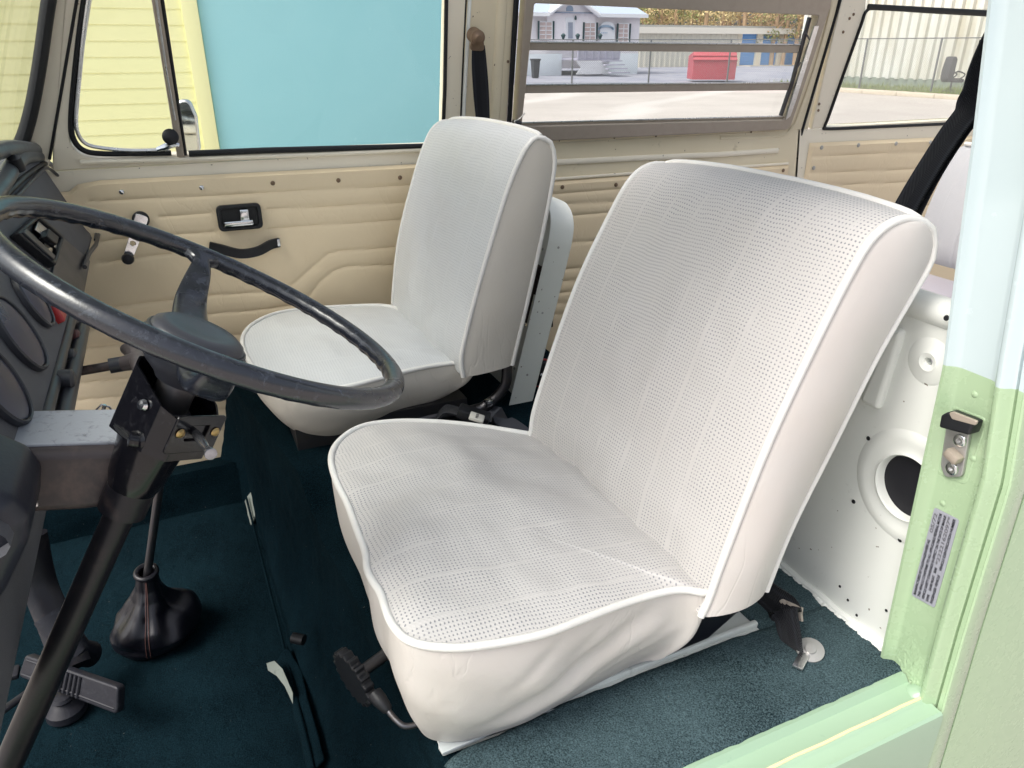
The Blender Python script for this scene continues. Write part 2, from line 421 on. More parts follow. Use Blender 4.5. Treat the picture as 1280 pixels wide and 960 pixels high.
# inner ledge under the glass
emit('door_ledge', tube(u3([(100, 203), (240, 199), (400, 193), (560, 186)], .004), .006, 8), M['cream'], door)
g = [
 [(112, 252), (320, 242), (515, 231)],
 [(200, 271), (264, 266)], [(332, 262), (505, 253)],
 [(125, 302), (200, 294), (269, 290)], [(334, 286), (500, 275)],
 [(125, 328), (214, 317)],
 [(493, 309), (424, 314), (410, 317), (397, 328), (367, 355), (348, 364), (267, 369), (180, 379), (137, 385), (100, 388)][::-1],
 [(491, 331), (432, 333), (416, 339), (400, 352), (385, 372), (370, 381), (320, 388), (267, 392), (163, 404), (114, 412)][::-1],
 [(80, 437), (300, 418)], [(80, 458), (300, 440)], [(82, 480), (300, 462)], [(84, 501), (300, 484)], [(84, 526), (300, 510)], [(84, 553), (300, 537)]]
dp = trim('trim_panel', [(86, 240), (97, 231), (125, 226), (300, 217), (530, 205)], .66, -1.13, g, .012, door, M['beige'], .0042, x0=-.40)
dp['label'] = 'beige pleated vinyl door card'
# screws along the top of the card
for i, (u, v) in enumerate([(152, 240), (252, 234.5), (341, 229), (423, 225.5), (500, 222)]):
    emit('screw', lathe([(0, .003), (.0035, .0028), (.0055, .0015), (.006, 0)], axis_m(ony(u, v, FY-.016), (0, -1, 0)), 16), M['brassy' if i > 1 else 'chrome'], door)
# inside handle in its black cup
hm = basis(ony(300, 272, FY-.030), (1, 0, -.0), (0, 0, 1))
cup = emit('handle_cup', plate([fillet([(-.055, -.033), (.055, -.033), (.055, .033), (-.055, .033)], .014), fillet([(-.045, -.024), (.045, -.024), (.045, .024), (-.045, .024)], .008)], hm, .014, .003), M['black'], door)
emit('cup_floor', box(hm @ Vector((0, 0, -.0105)), (.096, .004, .055)), M['rubber'], cup)
lv = emit('latch_lever', join(box(hm @ Vector((.012, .005, -.002)), (.022, .008, .030), .002), box(hm @ Vector((-.005, -.014, .001)), (.072, .010, .014), .003)), M['chrome'], cup)
# strap handle
pts = spline([ony(u, v, FY-.018-k) for u, v, k in [(262, 308, 0), (275, 311, .010), (300, 317, .03), (322, 314, .03), (338, 306, .012), (349, 303, 0)]], 6)
st = emit('pull_strap', ribbon(pts, [(0, 0, 1)]*len(pts), .024, .004), M['black'], door)
emit('strap_cap', box(ony(346, 303.5, FY-.022), (.018, .006, .020), .002), M['chrome'], st)
# window crank
ca = ony(176, 274, FY-.02)
cr = emit('window_crank', lathe([(.020, 0), (.020, .008), (.014, .012), (0, .012)], axis_m(ca, (0, -1, 0)), 24), M['black'], door)
A = ca+Vector((0, -.016, 0)); B = ony(160, 322, FY-.04)
dd = (B-A); L = dd.length; cm = basis(A, dd, Vector((0, -1, 0)).cross(dd))
hole = lambda c, r: [(c+r*math.cos(2*math.pi*k/14), r*math.sin(2*math.pi*k/14)) for k in range(14)]
emit('crank_arm', plate([fillet([(-.014, -.015), (L+.005, -.011), (L+.005, .011), (-.014, .015)], .010), hole(L*.38, .0075), hole(L*.62, .0062)], cm, .004, .001), M['chrome'], cr)
emit('crank_knob', lathe([(.006, 0), (.013, .004), (.0145, .014), (.012, .022), (0, .024)], axis_m(B, (0, -1, 0)), 24), M['black'], cr)

# quarter (vent) window
vent = emit('vent_window', tube(spline(u3([(114, -50), (101, 30), (92, 110), (89, 150), (91, 172), (103, 187), (125, 192), (170, 192), (214, 191)], .0), 5), .0065, 10), M['rubber'], door)
emit('vent_frame', tube(spline(u3([(118, -50), (106, 30), (98, 110), (95, 150), (98, 168), (108, 180), (128, 185), (165, 188), (212, 187)], .006), 5), .0045, 8), M['alubright'], vent)
emit('glass_pane', plate([u2([(118, -50), (95, 150), (100, 172), (120, 186), (222, 188), (190, -50)])], MU(-.012), .003), M['glass'], vent)
dv = emit('divider_bar', plate([u2([(183, -50), (186, -20), (221, 194), (230.5, 194), (200, -2), (193, -50)])], MU(.012), .018, .004), M['alu'], vent)
emit('divider_highlight', tube(u3([(191, -30), (196, 5), (209, 95), (219, 150)], .013), .0028, 8), M['alubright'], dv)
emit('glass_channel', tube(u3([(194, -50), (203, 2), (232, 194)], .006), .0042, 8), M['rubber'], dv)
kn = u3([(213, 171)], .03)[0]
emit('latch_knob', lathe([(.006, -.018), (.008, -.004), (.0175, -.002), (.0185, .006), (.014, .010), (0, .011)], axis_m(kn, (0, -1, .1)), 28), M['black'], vent)
emit('latch_arm', tube(u3([(196, 187), (206, 184), (216, 180), (224, 181)], .018), [.005, .008, .008, .005], 8), M['chrome'], vent)
# main glass and its run channels
dg_ = emit('door_glass', plate([u2([(232, 192), (203, -50), (558, -50), (554, 182)])], MU(-.01), .004), M['glass'], door)
emit('weather_strip', tube(u3([(236, 192), (330, 188), (440, 185), (552, 182)], .0), .0075, 8), M['rubber'], dg_)
emit('window_channel', tube(u3([(553, 183), (556, 110), (558, 0), (559, -50)], .0), .0055, 8), M['rubber'], dg_)
# wing mirror outside
mi = emit('door_mirror', plate([fillet([(-.026, -.070), (.020, -.074), (.026, .03), (.014, .074), (-.018, .074), (-.028, .02)], .020)], basis(onp(235, 159, (0, 2.42, 0), Vector((0, 1, 0))), (.93, -.25, 0), (.0, 0, 1)), .03, .008), M['alubright'], door)
mm = basis(onp(235, 159, (0, 2.42, 0), Vector((0, 1, 0)))+Vector((.001, -.004, 0)), (.93, -.25, 0), (0, 0, 1))
emit('mirror_glass', plate([fillet([(-.021, -.064), (.015, -.067), (.021, .028), (.010, .067), (-.014, .067), (-.023, .02)], .018)], mm, .003), metal('mirror glass', (.86, .88, .9), .02, 0, 1, 0), mi)
emit('mirror_arm', tube([mm @ Vector((0, -.07, -.02)), mm @ Vector((0, -.11, -.05)), Vector((.12, 2.14, -.33))], .006, 8), M['chrome'], mi)

# ---- windscreen pillar and seal
wp = emit('windscreen_pillar', join(
    plate([[(x, max(y, -.05)) for x, y in u2([(68, -60), (50, 50), (18, 190), (10, 260), (60, 260), (64, 196), (98, -6), (107, -60)])]], MU(-.002), .05, .006),
    box((-.35, FY+.035, -.75), (.30, .06, .95))), M['cream'], van)
emit('door_gap', tube(u3([(104, -60), (96, 0), (79, 100), (62, 199)], .001), .0032, 6), M['rubber'], wp)
ws = emit('windscreen', tube(spline(u3([(72, -60), (61, 0), (48, 90), (36, 150), (22, 188), (0, 215)], .012), 6), .021, 12, flat=((1, 0, 0), .62)), M['rubber'], van)
A_, B_ = u3([(66, -60), (25, 195)], 0)
wy = Vector((0, -1.55, 0))
emit('glass_pane', mesh([A_, B_, B_+wy, A_+wy, A_+Vector((-.005, 0, 0)), B_+Vector((-.005, 0, 0)), B_+wy+Vector((-.005, 0, 0)), A_+wy+Vector((-.005, 0, 0))], [(0, 1, 2, 3), (7, 6, 5, 4), (0, 4, 5, 1), (2, 6, 7, 3)]), M['glass'], ws, smooth=False)

# ---- far side wall behind the door
sw = emit('side_wall', join(
    plate([[(x, max(y, 0)) for x, y in u2([(592, -110), (578, 215), (992, 215), (1074, -110)])],
           fillet(u2([(646, -58), (633, 162), (985, 158), (1042, -58)]), [0, .012, .02, 0])], MU(0), .028, .003),
    plate([[(a, min(b, 0)) for a, b in l2([(578, 150), (1002, 150), (975, 560), (578, 640)])]], ML(0), .028)), M['cream_dirty'], van)
sw['label'] = 'cream side wall with old paint behind the passenger seat'
# pressings beside the door: highlight flange, pillar flute, ledge
emit('door_seal', tube(u3([(590, -60), (587, 0), (582, 90), (579, 155), (577, 205)], .0), .0055, 8), M['white'], sw)  # white bead drawn for the bright highlight line beside the door gap
emit('door_gap', tube(u3([(585, -60), (582.5, 0), (578, 90), (575.5, 155), (574, 208)], -.001), .003, 6), M['rubber'], sw)
emit('pillar_rib', tube(u3([(630, -60), (627, 0), (622, 80), (617, 165)], -.004), .017, 12, flat=((0, 1, 0), .6)), M['cream_dirty'], sw)
emit('belt_ledge', tube(l3([(694, 203), (800, 197.5), (900, 193), (972, 188)], .002), .009, 10, flat=((0, 1, 0), .7)), M['cream'], sw)
emit('belt_step', tube(l3([(692, 224), (800, 216), (900, 210), (985, 204.5)], .004), .005, 8), M['cream'], sw)
gz = [[(x0, z0), (x1, z1)] for x0, z0, x1, z1 in [(688, 243, 990, 221), (690, 257, 990, 236), (690, 271, 990, 251), (690, 305, 990, 283), (690, 338, 990, 315), (690, 353, 990, 329), (690, 367, 990, 343), (690, 380, 990, 356), (690, 394, 990, 370)]]
sp = trim('trim_panel', [(640, 231), (690, 227), (985, 206)], ony(986, 206, FY).x, -1.0, gz, .01, sw, M['beige'], .0055)
for u, v in [(703, 234), (770, 231), (925, 215.5), (979, 213), (844, 222)]:
    emit('screw', lathe([(0, .003), (.0035, .0028), (.006, .0015), (.0065, 0)], axis_m(ony(u, v, FY-.014), (0, -1, 0)), 14), M['brassy'], sw)
for u, v in [(635, 77), (1011, 82), (768, 172), (820, 170), (939, 165)]:
    emit('rivet', lathe([(0, .002), (.003, .0015), (.004, 0)], axis_m(u3([(u, v)], .001)[0], (0, -1, 0)), 10), M['brassy'], sw)

# louvred window
lw = emit('louvre_window', plate([
    fillet(u2([(656, -45), (652, 0), (640.5, 172), (684, 173), (982, 159.5), (1033, 5), (1040, -45)]), [0, 0, .006, 0, .02, .02, 0]),
    fillet(u2([(664, 2), (648.5, 155), (976, 147), (1018, 17.5)]), .006)], MU(.022), .035, .003), M['alu'], van)
lw['label'] = 'louvred side window with dull aluminium frame'
emit('frame_shadow_gap', tube(u3([(651, -58), (645.5, 0), (636, 160)], .006), .008, 10, flat=((0, 1, 0), .5)), M['rubber'], lw)  # dark rubber strip along the left edge of the frame
def bar(name, px, d1, d0, mat, par): return emit(name, plate([u2(px, d1)], MU(d1), d0, .003), mat, par)
for i, px in enumerate([[(659, 53), (657, 63), (1003, 66.5), (1005, 56.5)], [(652, 106.5), (651, 117), (988, 113), (991, 104)], [(649, 154), (646, 162), (984, 152.5), (984, 146)]]):
    b = bar('louvre_rail', px, .012, .012, M['alu'], lw)
    a_, c_ = px[0], px[3]
    emit('rail_lip', tube(u3([(a_[0], a_[1]-.5), (c_[0]-4, c_[1]-.8)], .013), .0022, 6), M['alubright'], b)
for y0, y1, x0, x1, s0, s1 in [(4, 53, 663, 658, 1013, 1001), (63, 106, 658, 652, 1000, 990), (117, 155, 652, 648, 987, 975)]:
    emit('louvre_pane', plate([u2([(x0, y0), (x1, y1), (s1, y1), (s0, y0+14 if y0 == 4 else y0)])], MU(-.006), .004), M['glass'], lw)
emit('operator_arm', tube(u3([(1012, 22), (1002, 58), (990, 103), (976, 144)], .012), .007, 8), M['steel'], lw)
op = emit('operator_rail', plate([u2([(1011, 30), (1017, 30), (989, 122), (982, 142), (976, 147), (978, 138)])], MU(.026), .006, .001), M['alubright'], lw)
for q in ([(1012, 50), (1005, 40), (1001, 60)], [(1001, 78), (994, 90), (992, 100)]): emit('operator_link', tube(spline(u3(q, .030), 4), .0025, 6), M['steel'], lw)
emit('catch_wire', tube(spline(u3([(645, 166), (646, 157), (643, 152), (649, 149), (656, 141)], .035), 5), .0022, 6), M['alubright'], lw)
emit('catch_pivot', tube(u3([(641, 152), (651, 154)], .03), .006, 8), M['steel'], lw)
# pressed step round the louvre frame on its right
emit('frame_step', tube(spline(u3([(1044, -50), (1040, 5), (1022, 75), (1000, 140), (990, 160), (972, 170), (900, 172)], .002), 5), .0065, 10, flat=((0, 1, 0), .6)), M['cream_dirty'], sw)

# ---- rear quarter
rq = emit('rear_quarter_wall', join(
    plate([[(x, max(y, 0)) for x, y in u2([(1078, -110), (996, 215), (1400, 215), (1400, -110)])],
           fillet(u2([(1090, -58), (1082, 12), (1030, 159), (1262, 151), (1275, -58)]), [0, .02, .025, .02, 0])], MU(0), .028, .004),
    plate([[(a, min(b, 0)) for a, b in l2([(1000, 150), (1400, 150), (1400, 560), (970, 560)])]], ML(0), .028)), M['cream'], van)
rq['label'] = 'cream rear quarter wall'
emit('panel_gap', tube(spline(u3([(1064, -60), (1050, 0), (1018, 110), (998, 180), (987, 226), (982, 246)], .0), 5), .0055, 8), M['rubber'], rq)
for u, v in [(1024, 130), (1023, 138), (1014, 171), (1062, 23), (1067, 18), (1054, 40), (1043, 172), (1065, 172)]:
    emit('rivet', lathe([(0, .002), (.004, .0018), (.005, 0)], axis_m(u3([(u, v)], .001)[0], (0, -1, 0)), 10), M['brassy'], rq)
qw = emit('rear_window', tube(spline(u3([(1250, 19.5), (1160, 14.5), (1098, 10.5), (1083, 14), (1076, 32), (1056, 88), (1036, 145), (1031, 158), (1036, 161), (1100, 158.5), (1180, 155), (1262, 151)], .002), 5), .0055, 8), M['rubber'], van)
emit('seal_top', tube(u3([(1085, 8.5), (1160, 12.5), (1250, 17)], .004), .009, 8, flat=((0, 1, 0), .5)), M['rubber'], qw)
emit('glass_pane', plate([u2([(1082, 12), (1030, 159), (1262, 151), (1275, 12)])], MU(-.01), .004), M['glass'], qw)
gz = [[(1005, 194+k), (1260, 184+k)] for k in (2, 23, 39, 69)]
trim('trim_panel', [(1014, 179), (1260, 168)], ony(1262, 168, FY).x, -1.0, gz, .01, rq, M['beige'], .006)
for u, v in [(1027, 184.5), (1073, 181.5), (1120, 179.5), (1017, 210), (1163, 178)]:
    emit('screw', lathe([(0, .003), (.0035, .0028), (.007, .0015), (.0075, 0)], axis_m(ony(u, v, FY-.014), (0, -1, 0)), 14), M['zinc'], rq)

# ---- floor, platforms
def front_x(y, t):                          # sloping front of the seat platform: t 0 at the top, 1 at the floor
    top = .205-.05*max(0, min(1, (y-.75)/.5))-.10*max(0, min(1, (y-1.35)/.6))
    bot = .062-.12*max(0, min(1, (y-1.99)/.06))
    return top+(bot-top)*t
FL = -1.22
def plat_z(y): return -.885+.07*max(0, min(1, (y-1.36)/.06))
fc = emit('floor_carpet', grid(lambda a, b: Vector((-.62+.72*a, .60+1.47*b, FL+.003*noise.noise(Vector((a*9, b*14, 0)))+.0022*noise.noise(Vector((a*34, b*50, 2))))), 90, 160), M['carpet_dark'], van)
fc['label'] = 'dark teal carpet in the footwell'
def pf(a, b):
    y = .545+1.525*b; zt = plat_z(y); fx = front_x(y, 0)
    if a < .35:
        q = a/.35; x = .93+(fx-.93)*q; z = zt-.006*(y < .8)
    else:
        q = (a-.35)/.65; x = front_x(y, q**2.0); z = zt+(FL-zt)*q-.006*(y < .8)*(1-q)
        r_ = max(0, 1-q*14); x -= .0; z -= .004*(1-r_)
    k = .010*noise.noise(Vector((x*8, y*7, z*7)))+.004*noise.noise(Vector((x*30, y*30, z*30)))
    k *= 0 if a < .35 else min(1, (a-.35)*12)
    return Vector((x-k, y, z+k*.3))
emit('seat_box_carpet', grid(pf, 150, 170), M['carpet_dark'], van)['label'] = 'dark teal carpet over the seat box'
def kick(a, b):
    x = -.62+1.30*a; q = b*2; yy, zz = (2.075-.06*min(q, 1), -1.092) if q < 1 else (2.015-.012*(q-1), -1.092-(.128)*(q-1))
    n = .004*noise.noise(Vector((x*9, b*6, 4)))
    return Vector((x, yy-n, zz+n))
emit('sill_carpet', grid(kick, 160, 24), M['carpet_dark'], van)['label'] = 'dark carpet turned up over the far door sill'
# bright outboard strip beside the seat, edge curled over the sill
def strip(x0, x1, ya, yb, soft=True):
    def f(a, b):
        x = x0+(x1-x0)*a; y0 = ya+.0035*noise.noise(Vector((x*40, 0, 0))); y = y0+(yb-(.022*max(0, 1-(x-.2)/.22) if yb < .75 else 0)+.004*noise.noise(Vector((x*22, 4, 0)))-y0)*b
        z = -.874+.0035*noise.noise(Vector((x*11, y*11, 5)))+.0012*noise.noise(Vector((x*70, y*70, 5)))
        e = min(b*14, 1); z -= .010*(1-e)**2; e2 = min(a*40, 1); z -= .010*(1-e2)**2
        e3 = min((1-b)*12, 1); z -= .008*(1-e3)**2
        return Vector((x, y, z))
    return grid(f, int((x1-x0)/.004), max(8, int((yb-ya)/.004)))
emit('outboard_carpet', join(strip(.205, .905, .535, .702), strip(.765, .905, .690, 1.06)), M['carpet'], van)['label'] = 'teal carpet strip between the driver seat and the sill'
emit('seat_rail', join(box((.49, .745, -.890), (.56, .10, .014), .002), box((.50, .712, -.880), (.54, .010, .012), .003)), M['white'], van)['label'] = 'chipped white seat rail'
c0 = [onz(u, v, -.871) for u, v in [(547, 916), (600, 907), (655, 895), (692, 884), (660, 890), (600, 918), (553, 938), (548, 930)]]
emit('bare_metal_patch', plate([[(p.x, p.y) for p in c0]], Matrix.Translation((0, 0, -.876)), .006, .001), plastic('bare scuffed floor', srgb(190, 196, 196), .6, 60, .001, .4, .4, (.3, .3, .3), 60), van)

# carpet flaps with pale backing
def flap(px, zt, zb, name='carpet_edge'):
    P = [onz(u, v, zb) for u, v in px]; P = spline(P, 6)
    n = len(P)-1
    def f(a, b):
        p = P[min(n, int(a*n+.5))]; k = math.sin(b*math.pi*.5)
        return Vector((p.x+.020*k+.012*b*b+.003*noise.noise(Vector((a*9, b, 0))), p.y, p.z+(zt-zb)*k))
    me = grid(f, n, 8)
    return me
for px, zt in [([(297, 590), (303, 612), (309, 640), (313, 656)], FL+.045), ([(343, 832), (358, 858), (368, 900), (380, 948), (386, 975)], FL+.04)]:
    o = emit('carpet_edge', flap(px, zt, FL+.002), M['carpet_dark'] if px[0][0] > 320 else M['backing'], van)
    md = o.modifiers.new('s', 'SOLIDIFY'); md.thickness = .007
a_ = [onz(u, v, FL+.045) for u, v in [(333, 829), (343, 826), (353, 836), (366, 866)]]
b_ = [onz(u, v, FL+.02) for u, v in [(335, 838), (346, 845), (356, 858), (366, 880)]]
emit('carpet_backing', mesh(a_+b_, [(0, 1, 5, 4), (1, 2, 6, 5), (2, 3, 7, 6)]), M['backing'], van)
emit('carpet_seam', tube(spline([Vector((front_x(y, .93)-.012, y, FL+.028)) for y in (1.0, 1.2, 1.4, 1.6, 1.8, 1.98)], 6), .003, 8), M['carpet_dark'], van)
# plug in the carpet
emit('floor_plug', tube([onz(366, 797, -1.08), onz(380, 800, -1.08)], .011, 12), M['rubber'], van)

# ---- bulkhead behind the driver
BX = .915
bm_ = basis((BX, 0, 0), (0, -1, 0), (0, 0, 1))      # local x = -y, y = z, normal towards the front (-x)
def bl(pts): 
    o = []
    for u, v in pts: p = onx(u, v, BX); o.append((-p.y, p.z))
    return o
hc = onx(1133, 610, BX); HR = .050
circ = lambda c, r, n=48: [(-c.y+r*math.cos(2*math.pi*k/n), c.z+r*math.sin(2*math.pi*k/n)) for k in range(n)]
bolt = onx(1162, 452, BX)
bh = emit('bulkhead', plate([[(-1.16, -1.2), (-.553, -1.2), (-.553, -.335), (-1.16, -.335)], circ(hc, HR), circ(bolt, .0055, 16)], bm_, .010), M['white'], van)
bh['label'] = 'white painted bulkhead panel behind the driver seat'
def ring(c, prof, n=48): return lathe(prof, axis_m(c, (-1, 0, 0)), n)
def rr(c, r0, prof, n=56):
    m = axis_m(c, (-1, 0, 0)); V, Fc = [], []
    for r, z in prof:
        for i in range(n): a = 2*math.pi*i/n; V.append(m @ Vector((r*math.cos(a), r*math.sin(a), z)))
    for j in range(len(prof)-1):
        for i in range(n): k = (i+1) % n; Fc.append((j*n+i, j*n+k, (j+1)*n+k, (j+1)*n+i))
    return mesh(V, Fc)
emit('hole_flange', rr(hc, 0, [(.0485, -.028), (.0485, .000), (.051, .004), (.053, .0028), (.057, .0018), (.066, .0018), (.072, .0028), (.079, .0028), (.087, .001), (.092, -.001)]), M['white'], bh)
emit('dark_duct', lathe([(.085, -.012), (.085, -.12), (0, -.125)], axis_m(hc, (-1, 0, 0)), 32), plastic('dark duct', (.004, .004, .008), .7), bh)
emit('duct_lip', rr(hc+Vector((.02, 0, 0)), 0, [(.0495, -.008), (.047, .0)]), M['brassy'], bh)
emit('bolt_boss', rr(bolt, 0, [(.0055, -.006), (.0065, .003), (.013, .005), (.017, .003), (.030, .002), (.036, -.001)]), M['white'], bh)
emit('bulkhead_rib', plate([fillet(bl([(1118, 408), (1134, 412), (1102, 512), (1078, 500)]), .008)], basis((BX-.010, 0, 0), (0, -1, 0), (0, 0, 1)), .018, .007), M['white'], bh)
emit('top_tube', tube([Vector((BX+.012, y, -.330)) for y in (1.16, .9, .7, .57)], .021, 16), M['white'], bh)
emit('weld_bead', tube([Vector((BX-.003, .58+.045*k, -.878+.003*(k % 2)+.002*noise.noise(Vector((k, 0, 0))))) for k in range(8)], .009, 8), M['white'], bh)
for u, v in [(1085.5, 548), (1153, 571), (1067, 627), (1125, 675), (1060, 750), (1071, 769), (1108, 763), (1050, 733)]:
    c = onx(u, v, BX-.0005); emit('screw_hole', lathe([(0, .001), (.0032 if v < 700 else .0022, .001), (.0036 if v < 700 else .0024, 0)], axis_m(c, (-1, 0, 0)), 12), M['rubber'], bh)
c = onx(1183, 397.5, BX-.02); emit('screw_hole', lathe([(0, .001), (.0035, .001), (.004, 0)], axis_m(c, (-1, 0, .2)), 12), M['rubber'], bh)

# ---- door pillar (jamb) near the camera: swept plan section, green below, white above
def yi(z):
    T = [(-1.0, .568), (-.895, .572), (-.39, .594), (-.11, .630), (.05, .653), (.30, .70)]
    for (a, p), (b, q) in zip(T, T[1:]):
        if z <= b: return p+(q-p)*(z-a)/(b-a)
    return T[-1][1]
def yo(z):
    T = [(-1.0, .487), (-.884, .490), (-.75, .494), (-.51, .497), (-.357, .517), (-.15, .540), (.05, .562), (.30, .60)]
    for (a, p), (b, q) in zip(T, T[1:]):
        if z <= b: return p+(q-p)*(z-a)/(b-a)
    return T[-1][1]
def section(z):
    a, b = yi(z), yo(z)
    pts = [(.985, a+.004), (.925, a+.002), (.897, a), (.893, a-.003), (.893, a-.007), (.898, a-.011), (.903, a-.016), (.905, a-.022)]
    pts += [(.905, b+.020), (.903, b+.013), (.899, b+.009), (.893, b+.006), (.890, b+.002), (.890, b-.002), (.894, b-.006), (.902, b-.009), (.905, b-.0125), (.912, b-.0138), (.912, b-.0150), (.905, b-.0162), (.904, b-.024)]
    return pts
def skin_y(z): return yo(z)-.0275
def pillar(z0, z1, n=40):
    V, Fc = [], []; k = None
    for j in range(n+1):
        z = z0+(z1-z0)*j/n; s = section(z); k = len(s)
        for x, y in s: V.append(Vector((x, y, z)))
    for j in range(n):
        for i in range(k-1): Fc.append((j*k+i, j*k+i+1, (j+1)*k+i+1, (j+1)*k+i))
    return mesh(V, Fc)
ZS = -.385
pj = emit('door_pillar', pillar(-.90, ZS), M['green'], van); pj['label'] = 'pale green door pillar below the colour split'
pw = emit('upper_door_pillar', pillar(ZS, .30), M['pale'], van); pw['label'] = 'glossy white upper door pillar'
def skin(z0, z1, x0=.9035, x1=2.6, gx=.938):
    xs = [x0+.004, x0, x0+.0006, x0+.004, gx-.004, gx-.0018, gx-.0010, gx+.0010, gx+.0018, gx+.004, 1.3, x1]
    ys = [.010, .004, .0012, 0, 0, .001, .007, .007, .001, 0, 0, 0]
    V, Fc = [], []; n = 30; k = len(xs)
    for j in range(n+1):
        z = z0+(z1-z0)*j/n
        for x, dy in zip(xs, ys): V.append(Vector((x, skin_y(z)+dy+(.0 if z > -.7 else -.0), z)))
    for j in range(n):
        for i in range(k-1): Fc.append((j*k+i, j*k+i+1, (j+1)*k+i+1, (j+1)*k+i))
    return mesh(V, Fc)
emit('body_side', skin(-1.30, ZS), M['green'], van)['label'] = 'pale green outer body side'
emit('upper_body_side', skin(ZS, .30), M['pale'], van)
# ---- sill
def sill_sec():
    return [(.60, -.905), (.552, -.905), (.545, -.893), (.538, -.880), (.531, -.878), (.526, -.884), (.523, -.8875), (.500, -.889), (.495, -.8865), (.491, -.8865), (.487, -.8895), (.484, -.891), (.470, -.8925), (.4655, -.8915), (.4615, -.8945), (.460, -.903), (.459, -1.0), (.463, -1.3)]
V, Fc = [], []; ss = sill_sec(); n = 60
for j in range(n+1):
    x = -.9+1.802*j/n
    for y, z in ss: V.append(Vector((x, y, z)))
for j in range(n):
    for i in range(len(ss)-1): Fc.append((j*len(ss)+i, (j+1)*len(ss)+i, (j+1)*len(ss)+i+1, j*len(ss)+i+1))
sill = emit('door_sill', mesh(V, Fc), M['sillgreen'], van); sill['label'] = 'mint green door sill with worn edge'
emit('sill_sealer', tube([Vector((x, .493+.0006*math.sin(x*60), -.8868)) for x in [.2+.05*k for k in range(15)]], .0026, 8), plastic('tan seam sealer', srgb(226, 214, 170), .6), sill)
emit('corner_sealer', lathe([(0, .012), (.010, .010), (.016, .004), (.019, 0)], axis_m((.897, .500, -.892), (-.3, -.3, 1)), 16), M['sillgreen'], sill)

# ---- striker plate, buffer, rivets, identification plate on the pillar
JX = .905
def jl(pts, x=JX): return [(-onx(u, v, x).y, onx(u, v, x).z) for u, v in pts]
jm = basis((JX, 0, 0), (0, -1, 0), (0, 0, 1))
rec = emit('striker_recess', plate([fillet(jl([(1188, 506), (1236, 524), (1208, 607), (1166, 590)]), .010), fillet(jl([(1190, 510), (1232, 526), (1206, 602), (1170, 587)]), .009)], basis((JX-.0005, 0, 0), (0, -1, 0), (0, 0, 1)), .003, .001), M['green'], pj)
sk = emit('striker_plate', plate([fillet(jl([(1187, 525), (1217, 534), (1206, 595), (1184, 596), (1179, 580)]), [.004, .004, .010, .008, .008])], basis((JX-.006, 0, 0), (0, -1, 0), (0, 0, 1)), .006, .0015), M['zinc'], pj)
bz = plate([fillet(jl([(1181, 518), (1188, 514), (1222, 527), (1216, 543), (1178, 533)], JX-.02), .004)], basis((JX-.028, 0, 0), (0, -1, 0), (0, 0, 1)), .022, .003)
emit('striker_buffer', bz, M['black'], sk)
emit('buffer_cap', plate([fillet(jl([(1186, 516), (1191, 514.5), (1222, 526.5), (1219, 532), (1190, 524)], JX-.028), .003)], basis((JX-.0285, 0, 0), (0, -1, 0), (0, 0, 1)), .004, .001), M['alu'], sk)
for u, v in [(1200, 551), (1190, 586)]:
    c = onx(u, v, JX-.0065); emit('hex_screw', join(rr(c, 0, [(.0026, -.002), (.0028, .0022), (.0062, .0028), (.0085, .0016), (.0092, 0)], 20), lathe([(0, -.001), (.003, -.0012), (.003, -.003)], axis_m(c, (-1, 0, 0)), 6)), M['chrome'], sk)
c = onx(1192, 570, JX-.012); emit('striker_tooth', box(c, (.016, .022, .014), .004, Matrix.Rotation(.35, 4, 'X')), M['alu'], sk)
for u, v in [(1218, 493), (1216, 573), (1178, 629)]:
    emit('paint_plug', lathe([(0, .0012), (.003, .001), (.0045, 0)], axis_m(onx(u, v, JX-.0005), (-1, 0, 0)), 12), M['green'], pj)
# identification plate
q = [onx(u, v, JX-.0012) for u, v in [(1168, 634), (1199, 650), (1168, 760), (1139, 744)]]
pm = basis(q[3], q[0]-q[3], Vector((0, 1, 0)))       # local x runs up the pillar, local y towards the inside
PWd = (q[0]-q[3]).length; inv = pm.inverted(); qq = [inv @ p for p in q]
idp = emit('identification_plate', plate([fillet([(p.x, p.y) for p in qq], .004)], pm @ Matrix.Translation((0, 0, -.0001)), .0006), metal('grey foil plate', srgb(176, 178, 190), .4, 0, .3, .1), pj)
def sealer(a, b):
    z = -.892+.075*b*(1-.25*math.sin(a*9)*.5); y = yo(z)+.014+(yi(z)-.014-yo(z)-.014)*a
    f = (1-b)**.6*min(1, a*6, (1-a)*6)
    return Vector((JX-.0006-.0028*f*abs(noise.noise(Vector((y*160+z*60, z*90-y*40, 3))))-.001*f*noise.noise(Vector((y*400, z*300, 1))), y, z))
emit('brushed_sealer', grid(sealer, 70, 60), M['green'], pj)
def bead(a, b):
    y = .575+.30*a; an = b*math.pi*.5; w_ = .006+.006*abs(noise.noise(Vector((y*40, 2, 0))))+.0025*abs(noise.noise(Vector((y*120, 5, 0))))
    return Vector((BX-.0105-w_*math.cos(an)*.8, y, -.884+w_*1.6*math.sin(an)+.001*noise.noise(Vector((y*300, b*9, 0)))))
emit('seam_bead', grid(bead, 160, 8), M['white'], bh)
ink = plastic('dark print', (.03, .03, .04), .5)
pale_ink = plastic('stamped digits', (.16, .16, .18), .5)
hh = abs(qq[1].y); L0 = PWd
